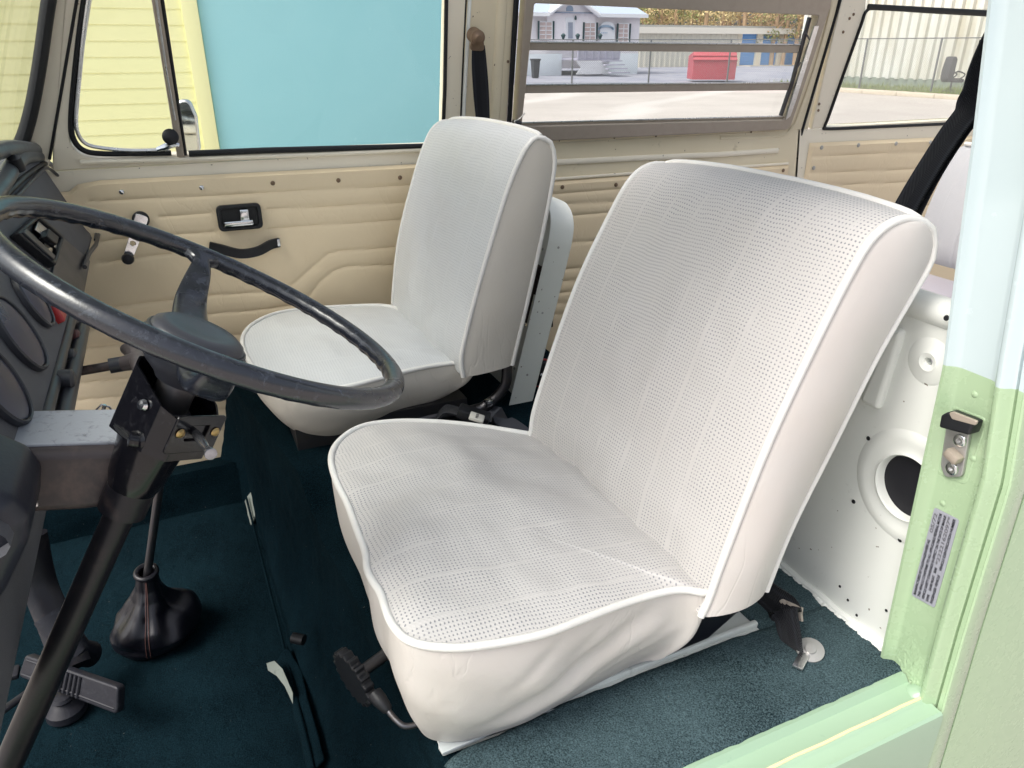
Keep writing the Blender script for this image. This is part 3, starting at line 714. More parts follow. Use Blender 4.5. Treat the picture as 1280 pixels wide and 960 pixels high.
lines = [("MANUFACTURED BY VOLKSWAGENWERK AG", .03, .66, 0), ("THIS VEHICLE CONFORMS TO ALL APPLICABLE FEDERAL MOTOR", .03, .97, 1), ("VEHICLE SAFETY STANDARDS IN EFFECT ON THE DATE OF MANUF.", .03, .97, 2),
         ("GVWR      GAWR FRONT    REAR", .03, .42, 3), ("PASSENGER VEHICLE     VEHICLE IDENTIFICATION NUMBER", .03, .97, 4)]
step = hh/5.6
def fitted(txt, f0, f1, k, hgt, par, name, mat, sh=0):
    me = text(txt, Matrix.Identity(4), hgt, .0001, 'LEFT', .00010)
    w0 = max(v.co.x for v in me.vertices); x0 = f0*L0+qq[2].x*(k+.75)/5.6; sc_ = (f1-f0)*L0/w0
    me.transform(pm @ Matrix.Translation((x0, -step*(k+.75), .0008)) @ Matrix.Diagonal((sc_, 1, 1, 1))); emit(name, me, mat, par, False)
for txt, f0, f1, k in lines: fitted(txt, f0, f1, k, step*.78, idp, 'printed_line', ink)
fitted("05/72", .74, .95, 0, step*1.0, idp, 'stamped_date', pale_ink)
fitted("*2222162097*", .45, .97, 3.0, step*1.0, idp, 'stamped_number', pale_ink)

# ---- passenger side partition
def ptx(z): return .715+.25*(z+.80)
pn = Vector((-1, 0, .25)).normalized(); pe2 = Vector((.25, 0, 1)).normalized()
ppm = basis((.715, 0, -.80), (0, -1, 0), pe2)
pr = [(-2.07, -.05), (-1.53, -.05), (-1.53, .455), (-2.07, .455)]
hole_r = [(-1.66, .16), (-1.585, .16), (-1.585, .30), (-1.66, .30)]
pb = emit('passenger_partition', plate([fillet(pr, [0, 0, .09, 0]), fillet(hole_r, .006)], ppm, .008), M['white'], van)
pb['label'] = 'white partition with a rounded top corner behind the passenger seat'
def pp(y, h, off=0): return Vector((.715, 0, -.80))+pe2*h+pn*off+Vector((0, y, 0))
path = [pp(1.53, -.08), pp(1.53, .10), pp(1.53, .34), pp(1.532, .40), pp(1.545, .437), pp(1.575, .458), pp(1.62, .465), pp(1.80, .465), pp(2.07, .465)]
P = spline(path, 8); V, Fc = [], []
for i, p in enumerate(P):                         # turned flange facing the walkway
    t = (P[min(i+1, len(P)-1)]-P[max(i-1, 0)]).normalized(); n = t.cross(pn).normalized()
    if n.y > 0 and i < len(P)/2: n = -n
    if n.y > 0: n = -n
    if i > len(P)*.62: n = Vector((n.x, min(n.y, 0), abs(n.z))) if abs(n.z) > .1 else n
    for o, w_ in ((-.012, .012), (.0, .030), (.010, .034), (.010, -.028), (.0, -.034), (-.012, -.034)):
        V.append(p+n*(.008+o)*.8+pn*w_)
for i in range(len(P)-1):
    for k in range(6): l = (k+1) % 6; Fc.append((i*6+k, i*6+l, i*6+6+l, i*6+6+k))
emit('partition_flange', mesh(V, Fc), M['white'], pb)
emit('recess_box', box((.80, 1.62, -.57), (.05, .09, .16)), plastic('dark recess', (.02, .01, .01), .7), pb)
emit('partition_rib', tube([pp(1.70, .02, .008), pp(1.70, .13, .008)], .010, 8), M['white'], pb)
for h in (.05, .17, .36): emit('screw', lathe([(0, .002), (.003, .0015), (.0035, 0)], axis_m(pp(1.585, h, .005), pn, ), 10), M['zinc'], pb)
for h in (.06, .22, .38): emit('screw', lathe([(0, .003), (.003, .0025), (.0035, 0)], axis_m(pp(1.518, h, .004), (0, -1, 0)), 10), M['zinc'], pb)
emit('rear_floor', box((1.75, 1.27, -1.06), (1.75, 1.6, .04)), M['carpet_dark'], van)
emit('walkway_step', box((.90, 1.34, -.98), (.06, .40, .18)), M['carpet_dark'], van)
# unseen roof over the van, its hatch opening added to let light down inside
emit('roof', plate([fillet([(-.35, .62), (2.9, .62), (2.9, 1.92), (-.35, 1.92)], .12), fillet([(.35, 1.05), (2.5, 1.05), (2.5, 1.82), (.35, 1.82)], .06)], Matrix.Translation((0, 0, .38)), .05, .02), M['pale'], van)['label'] = 'white roof with its large open pop top hatch'

# ================================================================== SEATS
def cushion(root, loop_px, zc, sl, dome, bot, mats, shrink, sag=None, name='cushion', pitch_uv=1.0, wr=.006, seed=0, pr=.0055, bulge=.010, fold=None):
    """loop traced on the seat plane z = zc + sl*x ; bot(x, y) = z of the skirt's lower edge"""
    n_ = Vector((-sl, 0, 1)); p0 = Vector((0, 0, zc))
    raw = [onp(u, v, p0, n_) for u, v in loop_px]
    L = spline(raw, 6, True); c = sum(L, Vector())/len(L); N = len(L)
    for i in range(3): L = [(L[i-1]+L[i]*2+L[(i+1) % N])*.25 for i in range(N)]
    if sag:
        for p in L: p.z += sag(p.x, p.y)
    V, U, Fc = [], [], []; K = 30
    for k in range(K):
        s = 1-(k/(K-1))**1.25
        for p in L:
            q = c+(p-c)*s; base = zc+sl*q.x
            zz = base+(p.z-(zc+sl*p.x))*s**4+dome*(1-s**3.2)
            zz += wr*noise.noise(Vector((q.x*7, q.y*6, seed)))*(1-s**6)+wr*.35*noise.noise(Vector((q.x*20, q.y*16, seed+3)))*(1-s**8)
            q = Vector((q.x, q.y, zz)); V.append(q); U.append((q.y*pitch_uv, q.x*pitch_uv))
    for k in range(K-1):
        for i in range(N): j = (i+1) % N; Fc.append((k*N+i, k*N+j, (k+1)*N+j, (k+1)*N+i))
    top = emit(name, mesh(V, Fc, U), mats[0], root)
    V, Fc = [], []; K2 = 26
    for k in range(K2+1):
        t = k/K2
        for i, p in enumerate(L):
            d = Vector((p.x-c.x, p.y-c.y, 0)); d.normalize()
            zb = bot(p.x, p.y)
            inn = shrink*t**2.0
            b = bulge*math.sin(math.pi*min(1, t*1.15))**.8 if t < .87 else 0
            z = p.z+(zb-p.z)*(1-(1-t)**1.08)
            al = p.x*1.0+z*1.6
            wv = (.0022*math.sin(al*34+3*noise.noise(Vector((p.x*5, p.y*5, seed))))*math.sin(math.pi*t)+.006*noise.noise(Vector((p.x*7+z*6, p.y*7-z*5, seed+1)))*math.sin(math.pi*t))*(bulge/.010)
            if fold and p.y < c.y-.10:
                for (ax, az, bx, bz, am, wd) in fold:
                    Lq = (bx-ax)**2+(bz-az)**2; tq = max(0, min(1, ((p.x-ax)*(bx-ax)+(z-az)*(bz-az))/Lq)); dq = (z-az-tq*(bz-az)); hq = math.hypot(p.x-ax-tq*(bx-ax), dq)
                    wv += am*math.exp(-(hq/wd)**2)*math.sin(math.pi*min(1, .15+tq*.85))
            q = Vector((p.x, p.y, z))+d*(b-inn+wv); V.append(q)
    for k in range(K2):
        for i in range(N): j = (i+1) % N; Fc.append((k*N+i, (k+1)*N+i, (k+1)*N+j, k*N+j))
    # turned-under hem
    base = K2*N
    for i, p in enumerate(L):
        q = V[base+i]; d = Vector((q.x-c.x, q.y-c.y, 0)).normalized(); V.append(q-d*.03+Vector((0, 0, -.002)))
    for i in range(N): j = (i+1) % N; Fc.append((base+i, base+N+i, base+N+j, base+j))
    emit('skirt', mesh(V, Fc), mats[1], top)
    emit('piping', tube([p+Vector((0, 0, .001)) for p in L], pr, 10, True), mats[2], top)
    return top, L

def resample(P, n):
    L = [0]
    for a, b in zip(P, P[1:]): L.append(L[-1]+(b-a).length)
    out = []
    for k in range(n+1):
        s = L[-1]*k/n; i = 0
        while i < len(L)-2 and L[i+1] < s: i += 1
        t = (s-L[i])/max(1e-9, L[i+1]-L[i]); out.append(P[i].lerp(P[i+1], max(0, min(1, t))))
    return out, L[-1]
def backrest(root, f0, r0, f1, r1, y0, y1, mats, seed=0, crown=.014, sideb=.016, pr=.0055, arc=0.010):
    """f = front+top profile (x,z) from the bottom to the top rear piping, r = rear profile from there to the bottom; index 0 near side, 1 far side"""
    NF, NR, NY = 70, 40, 46
    def prof(pts, n): return resample(spline([(x, 0, z) for x, z in pts], 8), n)
    A0, LF = prof(f0, NF); A1, _ = prof(f1, NF); R0, LR = prof(r0, NR); R1, _ = prof(r1, NR)
    cx = sum(p.x for p in A0)/len(A0)
    def pt(a0, a1, s, k, front):
        y = y0+(y1-y0)*s; p = a0.lerp(a1, s); e = (4*s*(1-s))
        e = e**.55
        t = k
        nrm = (-1, 0) if front else (1, 0)
        if front:
            kk = min(1, t*6)*1.0
            if t < .80: dx, dz = -crown*e*kk, crown*.5*e
            else: u = (t-.80)/.20; dx, dz = -crown*e*(1-u)+.004*u*e, crown*.5*e+arc*e*u
        else: u = 1-t; dx, dz = crown*.8*e*(1-u)+.004*e*u, arc*e*u+crown*.5*e*u
        w = .005*noise.noise(Vector((p.x*6+seed, y*8, p.z*8)))*e+.0022*noise.noise(Vector((p.x*16+seed, y*26, p.z*20)))*e
        if not front: w = -w
        # gathers above the lower edge of the front face
        if front and t < .22: w += .006*math.sin(y*70+3*math.sin(y*17))*(1-t/.22)*e*.5
        return Vector((p.x+dx-w, y, p.z+dz))
    me = grid(lambda a, b: pt(A0[round(b*NF)], A1[round(b*NF)], a, b, True), NY, NF, lambda a, b: (a*abs(y1-y0), b*LF))
    main = emit('backrest', me, mats[0], root)
    emit('back_cover', grid(lambda a, b: pt(R0[round(b*NR)], R1[round(b*NR)], a, b, False), NY, NR), mats[1], main)
    for (A, R, y, sg) in ((A0, R0, y0, -1), (A1, R1, y1, 1)):
        lp = [Vector((p.x, y, p.z)) for p in A]+[Vector((p.x, y, p.z)) for p in R[1:]]
        N = len(lp)
        # lofted side: pairs front point / rear point by height along the panel
        rings = 12; V, Fc = [], []
        nA = NF; 
        fr = [lp[i] for i in range(0, NF+1)]; re = list(reversed(lp[NF:]))      # both from the bottom up
        fr, _ = resample(fr, 50); re, _ = resample(re, 50)
        for j in range(51):
            for i in range(rings+1):
                s = i/rings; q = fr[j].lerp(re[j], s)
                bu = sideb*(math.sin(math.pi*s)**.7 if 0 < s < 1 else 0)*min(1, (50-j)/14+.0)**.5
                bu += (.004*noise.noise(Vector((q.x*10, seed+sg, q.z*7)))+.003*math.sin(q.z*38+q.x*40)*noise.noise(Vector((q.z*4, 1, seed))))*math.sin(math.pi*s)
                V.append(Vector((q.x, q.y+sg*bu, q.z)))
        for j in range(50):
            for i in range(rings): a = j*(rings+1)+i; Fc.append((a, a+1, a+rings+2, a+rings+1) if sg < 0 else (a, a+rings+1, a+rings+2, a+1))
        emit('side_panel', mesh(V, Fc), mats[1], main)
        cl = spline([lp[i] for i in range(0, N, 3)]+[lp[-1]], 2)
        emit('piping', tube(cl, pr, 10), mats[2], main)
    emit('piping', tube([pt(A0[NF], A1[NF], k/30, 1, True) for k in range(31)], pr, 10), mats[2], main)
    # closing underside
    b0 = [pt(A0[0], A1[0], k/12, 0, True) for k in range(13)]; b1 = [pt(R0[-1], R1[-1], k/12, 1, False) for k in range(13)]
    V = b0+b1; emit('lower_hem', mesh(V, [(k, k+1, 14+k, 13+k) for k in range(12)]), mats[1], main)
    return main

NEAR = [(885, 739), (860, 738), (833, 740), (783, 754), (733, 773), (690, 790), (650, 800), (600, 808), (567, 810.5), (533, 808), (510, 801), (497, 790), (487, 775), (481, 758), (476, 742), (466, 727), (459, 712), (458, 697), (454, 682), (449, 670), (441, 648), (433, 627), (422, 606), (415, 585), (414, 570), (421, 555), (437, 541), (458, 532), (487, 528), (517, 527), (560, 529), (604, 534), (648, 541), (690, 549), (740, 573), (800, 620), (862, 690)]
ds = thing('driver_seat', (.40, .90, -.885), 'off white perforated vinyl driver seat nearest the doorway, with sagging front edge', 'bucket seat', 'front bucket seats')
sc = lambda x, y: 0
def nb(x, y):
    t = max(0, min(1, (x-.40)/.20)); return -.872+.045*t*t
cu, L = cushion(ds, NEAR, -.635, -.105, .030, nb, (M['weave'], M['vinyl'], M['piping']), .048, seed=2, wr=.012, bulge=.007, fold=[(.50, -.715, .22, -.835, -.008, .014), (.52, -.745, .24, -.862, .005, .013), (.36, -.69, .27, -.76, -.003, .009), (.43, -.70, .36, -.745, -.003, .008), (.56, -.76, .40, -.82, .003, .012)])
cu['label'] = 'perforated seat cushion with a wavy front edge'
fn_ = [(.575, -.728), (.586, -.700), (.601, -.637), (.647, -.474), (.699, -.338), (.745, -.236), (.772, -.204), (.805, -.193), (.838, -.197)]
rn_ = [(.838, -.197), (.862, -.209), (.877, -.232), (.872, -.262), (.817, -.369), (.764, -.501), (.717, -.619), (.690, -.722)]
ff_ = [(.553, -.735), (.560, -.690), (.573, -.619), (.648, -.406), (.722, -.262), (.755, -.215), (.785, -.197), (.825, -.196)]
rf_ = [(.825, -.196), (.850, -.206), (.860, -.235), (.800, -.369), (.745, -.501), (.700, -.619), (.670, -.725)]
br = backrest(ds, fn_, rn_, ff_, rf_, .632, 1.15, (M['weave'], M['vinyl'], M['piping']), seed=1, crown=.012)
emit('seat_frame', join(tube(spline([(.30, .77, -.864), (.60, .76, -.864), (.68, .72, -.84), (.725, .70, -.79), (.73, .70, -.74)], 6), .012, 10), tube(spline([(.30, 1.10, -.862), (.60, 1.10, -.862), (.68, 1.10, -.83), (.735, 1.10, -.77)], 6), .012, 10), box((.50, .90, -.84), (.34, .34, .05))), M['steel'], ds)
emit('recliner_cover', plate([fillet([(.56, -.868), (.66, -.862), (.76, -.80), (.77, -.735), (.60, -.735), (.55, -.80)], .015)], basis((0, .70, 0), (1, 0, 0), (0, 0, 1)), .02, .006), M['leather'], ds)
# height wheel and lever in front of the cushion
A = onx(436, 812, .165); B = onx(478, 873, .165)
cc_ = Vector(((A.x+B.x)/2, (A.y+B.y)/2, (A.z+B.z)/2))
ax = onx(470, 822, .23)-onx(450, 840, .165)
V = []; N = 44
gear = []
for k in range(N*2):
    a = 2*math.pi*k/(N*2); r = .047 if (k // 2) % 2 == 0 else .041
    gear.append((r*math.cos(a), r*math.sin(a)))
wm = axis_m(onz(449, 842, -.862), (1, .35, .12))
gear = [((.047 if (k % 4) < 2 else .0415)*math.cos(2*math.pi*k/72), (.047 if (k % 4) < 2 else .0415)*math.sin(2*math.pi*k/72)) for k in range(72)]
aw = emit('adjuster_wheel', plate([gear], wm, .016, .002), M['black'], ds)
emit('wheel_spindle', tube([wm @ Vector((0, 0, -.01)), wm @ Vector((0, 0, .055))], .0095, 14), M['steel'], aw)
emit('spindle_tip', tube([wm @ Vector((0, 0, .055)), wm @ Vector((0, 0, .085))], .005, 10), M['zinc'], aw)
p = [onz(u, v, z) for u, v, z in [(530, 903, -.875), (508, 908, -.875), (495, 900, -.87), (482, 884, -.862)]]
al = emit('adjuster_lever', tube(spline(p, 6), .0045, 10), M['steel'], ds)
kd = (p[3]-p[2]).normalized()
emit('lever_knob', lathe([(.0045, 0), (.008, .004), (.011, .022), (.011, .034), (0, .036)], axis_m(p[3]-kd*.008, kd), 20), M['black'], al)

FAR = [(592, 451), (575, 453.5), (545, 457), (506, 465), (466, 476), (418, 487), (379, 490), (350, 487), (330, 476), (312, 453), (303, 432), (306, 416), (320, 403), (347, 391.5), (387, 386), (440, 383), (487, 383), (515, 397), (560, 425)]
ps = thing('passenger_seat', (.35, 1.7, -.80), 'grey white perforated vinyl passenger seat standing by the beige passenger door', 'bucket seat', 'front bucket seats')
def fb(x, y):
    t = max(0, min(1, (x-.42)/.16)); return -.800+.055*t*t
cu2, L2 = cushion(ps, FAR, -.655, -.02, .012, fb, (M['weave_far'], M['vinyl_far'], M['piping']), .060, seed=9, wr=.006, bulge=.008)
fn2 = [(.530, -.680), (.526, -.640), (.536, -.590), (.575, -.46), (.632, -.295), (.662, -.226), (.683, -.192), (.700, -.176), (.715, -.172)]
rn2 = [(.715, -.172), (.735, -.182), (.748, -.210), (.740, -.286), (.699, -.475), (.650, -.672)]
ff2 = [(.515, -.700), (.517, -.649), (.546, -.482), (.600, -.315), (.640, -.222), (.665, -.192), (.685, -.184), (.702, -.182)]
rf2 = [(.702, -.182), (.722, -.190), (.735, -.215), (.720, -.300), (.675, -.475), (.640, -.672)]
br2 = backrest(ps, fn2, rn2, ff2, rf2, 1.44, 1.955, (M['weave_far'], M['vinyl_far'], M['piping']), seed=5, crown=.010, sideb=.010)
emit('seat_frame', join(tube(spline([(.30, 1.52, -.80), (.55, 1.50, -.80), (.61, 1.49, -.785), (.65, 1.48, -.74), (.655, 1.48, -.68)], 6), .013, 10), tube(spline([(.30, 1.90, -.80), (.60, 1.90, -.79), (.65, 1.90, -.72)], 6), .013, 10), box((.36, 1.70, -.79), (.40, .40, .05))), M['steel'], ps)
emit('frame_bolt', box((.605, 1.475, -.775), (.02, .012, .018), .003), M['chrome'], ps)

# rear bench
bn = thing('bench_seat', (2.2, 1.2, -1.04), 'grey white rear bench seat with stitched backrest beneath the far rear window', 'bench seat')
def bb(a, b):
    y = .55+1.14*a; x = 2.24+.10*b+.03*(4*(b-.5)**2); z = -.66+.375*b
    y2 = y
    dz = 0; k = abs(((y+.02) % .075)-.0375)/.0375
    x -= .018*(1-(2*b-1)**6)-.004*(k > .93)
    if b > .93: z -= .012*((b-.93)/.07)**2; 
    return Vector((x, y2, z))
wb = weave('bench weave', srgb(168, 169, 173), .004, .075, .4)  # grey lowered so the shade on the backrest sits in its colour
bk = emit('bench_backrest', grid(bb, 180, 30, lambda a, b: (a*1.14, b*.45)), wb, bn)
emit('backrest_rear', join(box((2.42, 1.12, -.48), (.10, 1.14, .38), .02)), M['vinyl_far'], bk)
emit('bench_cushion', box((1.95, 1.24, -.755), (.64, 1.38, .13), .03, None, 4), vinyl('mauve grey vinyl', srgb(172, 168, 178), .35, .0002, .1), bn)
emit('bench_box', box((1.98, 1.24, -.92), (.56, 1.34, .20), .005), M['cream'], bn)
emit('top_bead', tube(spline([(2.36, .55, -.286), (2.365, 1.0, -.286), (2.362, 1.4, -.287), (2.36, 1.68, -.289)], 8), .006, 8), M['piping'], bk)

# ================================================================== STEERING WHEEL AND COLUMN
WC = Vector((.024, .835, -.252)); WN = Vector((.5076, 0, .8616)).normalized(); WA = Vector((0, 1, 0)).cross(WN).normalized()   # WA: in the wheel plane, towards the driver and down
WB = Vector((0, 1, 0))
wh = thing('steering_wheel', tuple(WC-WN*.11), 'large thin black two spoke steering wheel with worn shiny rim', 'steering wheel')
RW = .2135
pts, rs = [], []
for k in range(240):
    a = 2*math.pi*k/240
    rr_ = RW; pts.append(WC+(WA*math.cos(a)+WB*math.sin(a))*rr_); rs.append(.0110)
rim = tube(pts, rs, 16, True)
# finger grips on the underside / inside
bm = bmesh.new(); bm.from_mesh(rim)
for v in bm.verts:
    r_ = v.co-WC; inpl = r_-WN*r_.dot(WN); a = math.atan2(inpl.dot(WB), inpl.dot(WA)); c_ = WC+inpl.normalized()*RW; o_ = v.co-c_
    inner = max(0, -(o_.normalized().dot((inpl.normalized()*.6+WN*.8))))
    v.co += o_*(.10*max(0, math.sin(a*46))*inner)
rim = bm2me(bm)
emit('rim', rim, M['wheelrim'], wh)
HUB = WC-WN*.058
for sgn, a0 in ((1, 90), (-1, 90)):
    a = rad(a0)*1.0
    dirr = (WB*math.sin(a)+WA*math.cos(a)) if sgn > 0 else (-WB*math.sin(a)+(-WA)*math.cos(a)*-1)
    if sgn < 0: dirr = -WB.copy()
    e = WC+dirr*(RW-.004); s_ = HUB+dirr*.052
    side = dirr.cross(WN).normalized()
    cs = spline([s_, s_+dirr*.045+WN*.001, s_+dirr*.095+WN*.012, e-dirr*.035-WN*.016, e-dirr*.008-WN*.002], 6)
    n = len(cs); V, Fc = [], []; K = 14
    for i, p in enumerate(cs):
        t = i/(n-1); wd = .042*(1-t)+.014*t+.010*math.sin(math.pi*t); th = .0105-.002*t
        if t > .9: wd += (t-.9)*.30
        for k in range(K):
            a2 = 2*math.pi*k/K; cx_, sx_ = math.cos(a2), math.sin(a2)
            V.append(p+side*wd*.5*math.copysign(abs(cx_)**.55, cx_)+WN*th*math.copysign(abs(sx_)**.8, sx_))
    for i in range(n-1):
        for k in range(K): l = (k+1) % K; Fc.append((i*K+k, i*K+l, i*K+K+l, i*K+K+k))
    Fc.append(tuple(range((n-1)*K, n*K)))
    emit('spoke', mesh(V, Fc), M['wheelrim'], wh)
hubm = axis_m(HUB, WN)
hb = emit('hub', lathe([(.026, -.042), (.030, -.036), (.044, -.024), (.055, -.010), (.058, -.002), (.057, .004), (.053, .008), (.050, .009)], hubm, 48), M['dashsmooth'], wh)
emit('horn_pad', lathe([(.050, .006), (.051, .011), (.048, .018), (.040, .023), (.028, .022), (.014, .020), (0, .019)], hubm, 48), plastic('grey black horn pad', (.045, .046, .056), .38, 60, .0003, .5), hb)
emit('pad_ring', tube([hubm @ Vector((.0515*math.cos(2*math.pi*k/60), .0515*math.sin(2*math.pi*k/60), .0105)) for k in range(60)], .0022, 8, True), M['dashsmooth'], hb)
# column
cl = thing('steering_column', tuple(Vector(WC-WN*1.12)), 'black steel steering column running down to the footwell carpet', 'steering column')
def cp(k): return WC-WN*k
emit('column_tube', join(tube([cp(.26), cp(.45), cp(.70), cp(1.13)], .0168, 28), tube([cp(.15), cp(.27)], .026, 28)), M['column'], cl)
emit('upper_shaft', join(lathe([(.026, 0), (.026, .016), (.021, .018), (.021, .050), (0, .05)], axis_m(cp(.150), WN), 28)), M['steel'], cl)
# switch housing: open folded sheet shroud around the column
HN = (WB*-.80+WA*.60).normalized(); HL = WN.cross(HN)
hm2 = Matrix.Translation(cp(.138)) @ Matrix(((HN.x, HL.x, WN.x, 0), (HN.y, HL.y, WN.y, 0), (HN.z, HL.z, WN.z, 0), (0, 0, 0, 1)))      # x rearward/down, y across, z up the column
secs = fillet([(-.036, -.030), (-.026, -.040), (.028, -.040), (.050, -.026), (.050, .028), (.028, .040), (-.026, .040), (-.036, .030)], .006, 3)
def hous(z0, z1, tilt0=0, tilt1=0, th=.0025, sc0=1, sc1=1):
    V, Fc = [], []; N = len(secs); rings = [(z0, 1, tilt0, sc0), (z1, 1, tilt1, sc1), (z1, 0, tilt1, sc1), (z0, 0, tilt0, sc0)]
    for z, outer, tl, sc_ in rings:
        for p in secs:
            q = Vector((p[0], p[1]))*sc_; q = q if outer else q*(1-th/q.length)
            V.append(hm2 @ Vector((q.x, q.y, z+tl*q.x)))
    for j in range(3):
        for i in range(N): k = (i+1) % N; Fc.append((j*N+i, j*N+k, (j+1)*N+k, (j+1)*N+i))
    return mesh(V, Fc)
hs = emit('switch_housing', hous(-.034, .034, .0, -.40), M['shroud'], cl)
emit('housing_floor', lathe([(.045, 0), (.045, .003), (0, .003)], hm2 @ Matrix.Translation((0, 0, -.03)), 24), M['rubber'], hs)
fp = hm2 @ Vector((.0515, -.002, .002))
fm = basis(fp, (0, -1, 0), WN)
emit('face_plate', plate([fillet([(-.034, -.024), (.034, -.024), (.034, .022), (-.034, .022)], .005), fillet([(-.014, -.009), (.015, -.009), (.015, .010), (-.014, .010)], .003)], basis(fp, (0, 1, 0), -WN if False else WN) if False else Matrix.Translation(HN*.002) @ basis(fp, HL, WN), .003, .001), M['shroud'], hs)
for s_ in (-.024, .025):
    emit('housing_screw', lathe([(0, .003), (.004, .0022), (.0055, 0)], axis_m(fp+HL*s_+WN*.002+HN*.003, HN), 16), metal('brass screw', (.45, .32, .14), .3), hs)
q = hm2 @ Vector((.008, -.0415, .012)); emit('housing_screw', lathe([(0, .005), (.005, .004), (.0065, 0)], axis_m(q, -HL), 18), M['chrome'], hs)
emit('lower_shroud', lathe([(.026, -.10), (.031, -.085), (.035, -.05), (.039, -.030), (.040, -.022)], hm2, 32), M['shroud'], cl)
emit('shroud_tail', tube(spline([ony(u, v, .80) for u, v in [(205, 540), (190, 546), (176, 550), (160, 548)]], 6), [.014]*7+[.012]*6+[.009]*5+[.005], 12), M['shroud'], cl)
# stalk
e0 = fp; e1 = ony(264, 568, .735)
sd = (e1-e0)
stp = spline([e0-sd*.05, e0+sd*.3, e0+sd*.62, e0+sd*.78, e1-sd*.04, e1], 5)
rr2 = []
for i in range(len(stp)):
    t = i/(len(stp)-1); rr2.append(.0042+.0008*math.sin(t*9) if t < .62 else (.0042+.0022*min(1, (t-.62)/.14) if t < .95 else .0064-.05*(t-.95)))
emit('indicator_stalk', tube(stp, rr2, 14), M['chrome'] if False else metal('dull dark chrome', (.34, .35, .38), .2, 0, .9, .45, (.05, .05, .06)), cl)
# arm that ties the column to the dash
arm_t = basis((0, .79, 0), (1, 0, 0), (0, 0, 1))
ap = [(-.26, -.385), (-.172, -.400), (-.078, -.418), (-.060, -.44), (-.070, -.475), (-.10, -.486), (-.15, -.482), (-.26, -.46)]
emit('column_bracket', plate([fillet(ap, [0, .0, .01, .01, .02, .02, .02, 0])], Matrix.Translation((0, 0, 0)) @ basis((0, .845, 0), (1, 0, 0), (0, 0, 1)), .12, .010, 3), M['bracket'], cl)
T0, T1 = Vector((-.235, 0, -.3885)), Vector((-.078, 0, -.4165)); td = (T1-T0).normalized(); tn = Vector((-td.z, 0, td.x))
emit('bracket_cover', plate([fillet([(0.0, -.045), (.150, -.045), (.150, .045), (.0, .045)], .010)], basis(T0+Vector((0, .905, 0))+tn*.003, td, (0, 1, 0)), .006, .002), M['silverworn'], cl)
emit('key_ring', tube([ony(u, v, 1.0) for u, v in [(118, 515), (127, 506), (137, 509), (142, 517)]], .0014, 8), M['chrome'], cl)
emit('bracket_screw', tube([ony(127, 520, .96), ony(131, 506, .96)], .0022, 8), M['chrome'], cl)

# ================================================================== DASHBOARD
db = thing('dashboard', (-.3, 1.3, -.7), 'grained black dashboard left of the steering wheel with gauges and radio slot', 'dashboard')
def dprof(y):
    return [(-.62, -.13), (-.36, -.205), (-.285, -.215), (-.264, -.230), (-.253, -.252), (-.2225, -.334), (-.200, -.394), (-.190, -.412), (-.192, -.426), (-.206, -.434), (-.230, -.50), (-.262, -.66), (-.36, -.70)]
Y0, Y1 = .70, 2.02
pf_ = resample(spline([(x, 0, z) for x, z in dprof(0)], 8), 90)[0]
def dfn(a, b):
    p = pf_[round(b*90)]; y = Y0+(Y1-Y0)*a
    return Vector((p.x, y, p.z))
me = grid(dfn, 60, 90)
capm = mesh([Vector((p.x, Y1, p.z)) for p in pf_]+[Vector((-.62, Y1, -.7))], [tuple(range(len(pf_)+1))])
dpn = emit('dash_panel', join(me, capm), M['dash'], db)
# plane of the instrument face
FN = Vector((1, 0, .37)).normalized(); F0 = Vector((-.19, 0, -.42)); FE = Vector((.37, 0, -1)).normalized()
def fpnt(u, v, off=0): return onp(u, v, F0+FN*off, FN)
def face_m(c): return basis(c, (0, 1, 0), -FE)     # x across, y up the face, normal rearward?
def fm_at(p): 
    m = basis(p, (0, -1, 0), -FE); return m if (m.to_3x3() @ Vector((0, 0, 1))).dot(FN) > 0 else basis(p, (0, 1, 0), -FE)
fm0 = fm_at(F0); fi = fm0.inverted()
def f2(px, off=0): 
    o = []
    for u, v in px: p = fi @ fpnt(u, v, off); o.append((p.x, p.y))
    return o
for i, y in enumerate((1.262, 1.106, .935)):
    zc_ = -.347; xx = -.19-.37*(zc_+.42); c = Vector((xx, y, zc_))+FN*.006
    r0 = .053 if i else .043
    m = fm_at(c); gm = axis_m(c, FN)
    g_ = emit('gauge', lathe([(r0+.003, -.006), (r0+.0025, .001), (r0, .003), (r0-.002, .002), (r0-.003, -.004)], gm, 56), M['dashsmooth'], db)
    g_['label'] = ['small round gauge', 'round gauge right of the speedometer', 'speedometer nearest the camera'][i]
    emit('lens', lathe([(r0-.004, 0), (r0*.6, .003), (0, .004)], gm, 48), M['lens'], g_)
emit('blank_button', lathe([(.010, 0), (.014, .003), (.012, .005), (.009, .003), (0, .003)], axis_m(Vector((-.201, 1.33, -.392))+FN*.004, FN), 24), M['dashsmooth'], db)
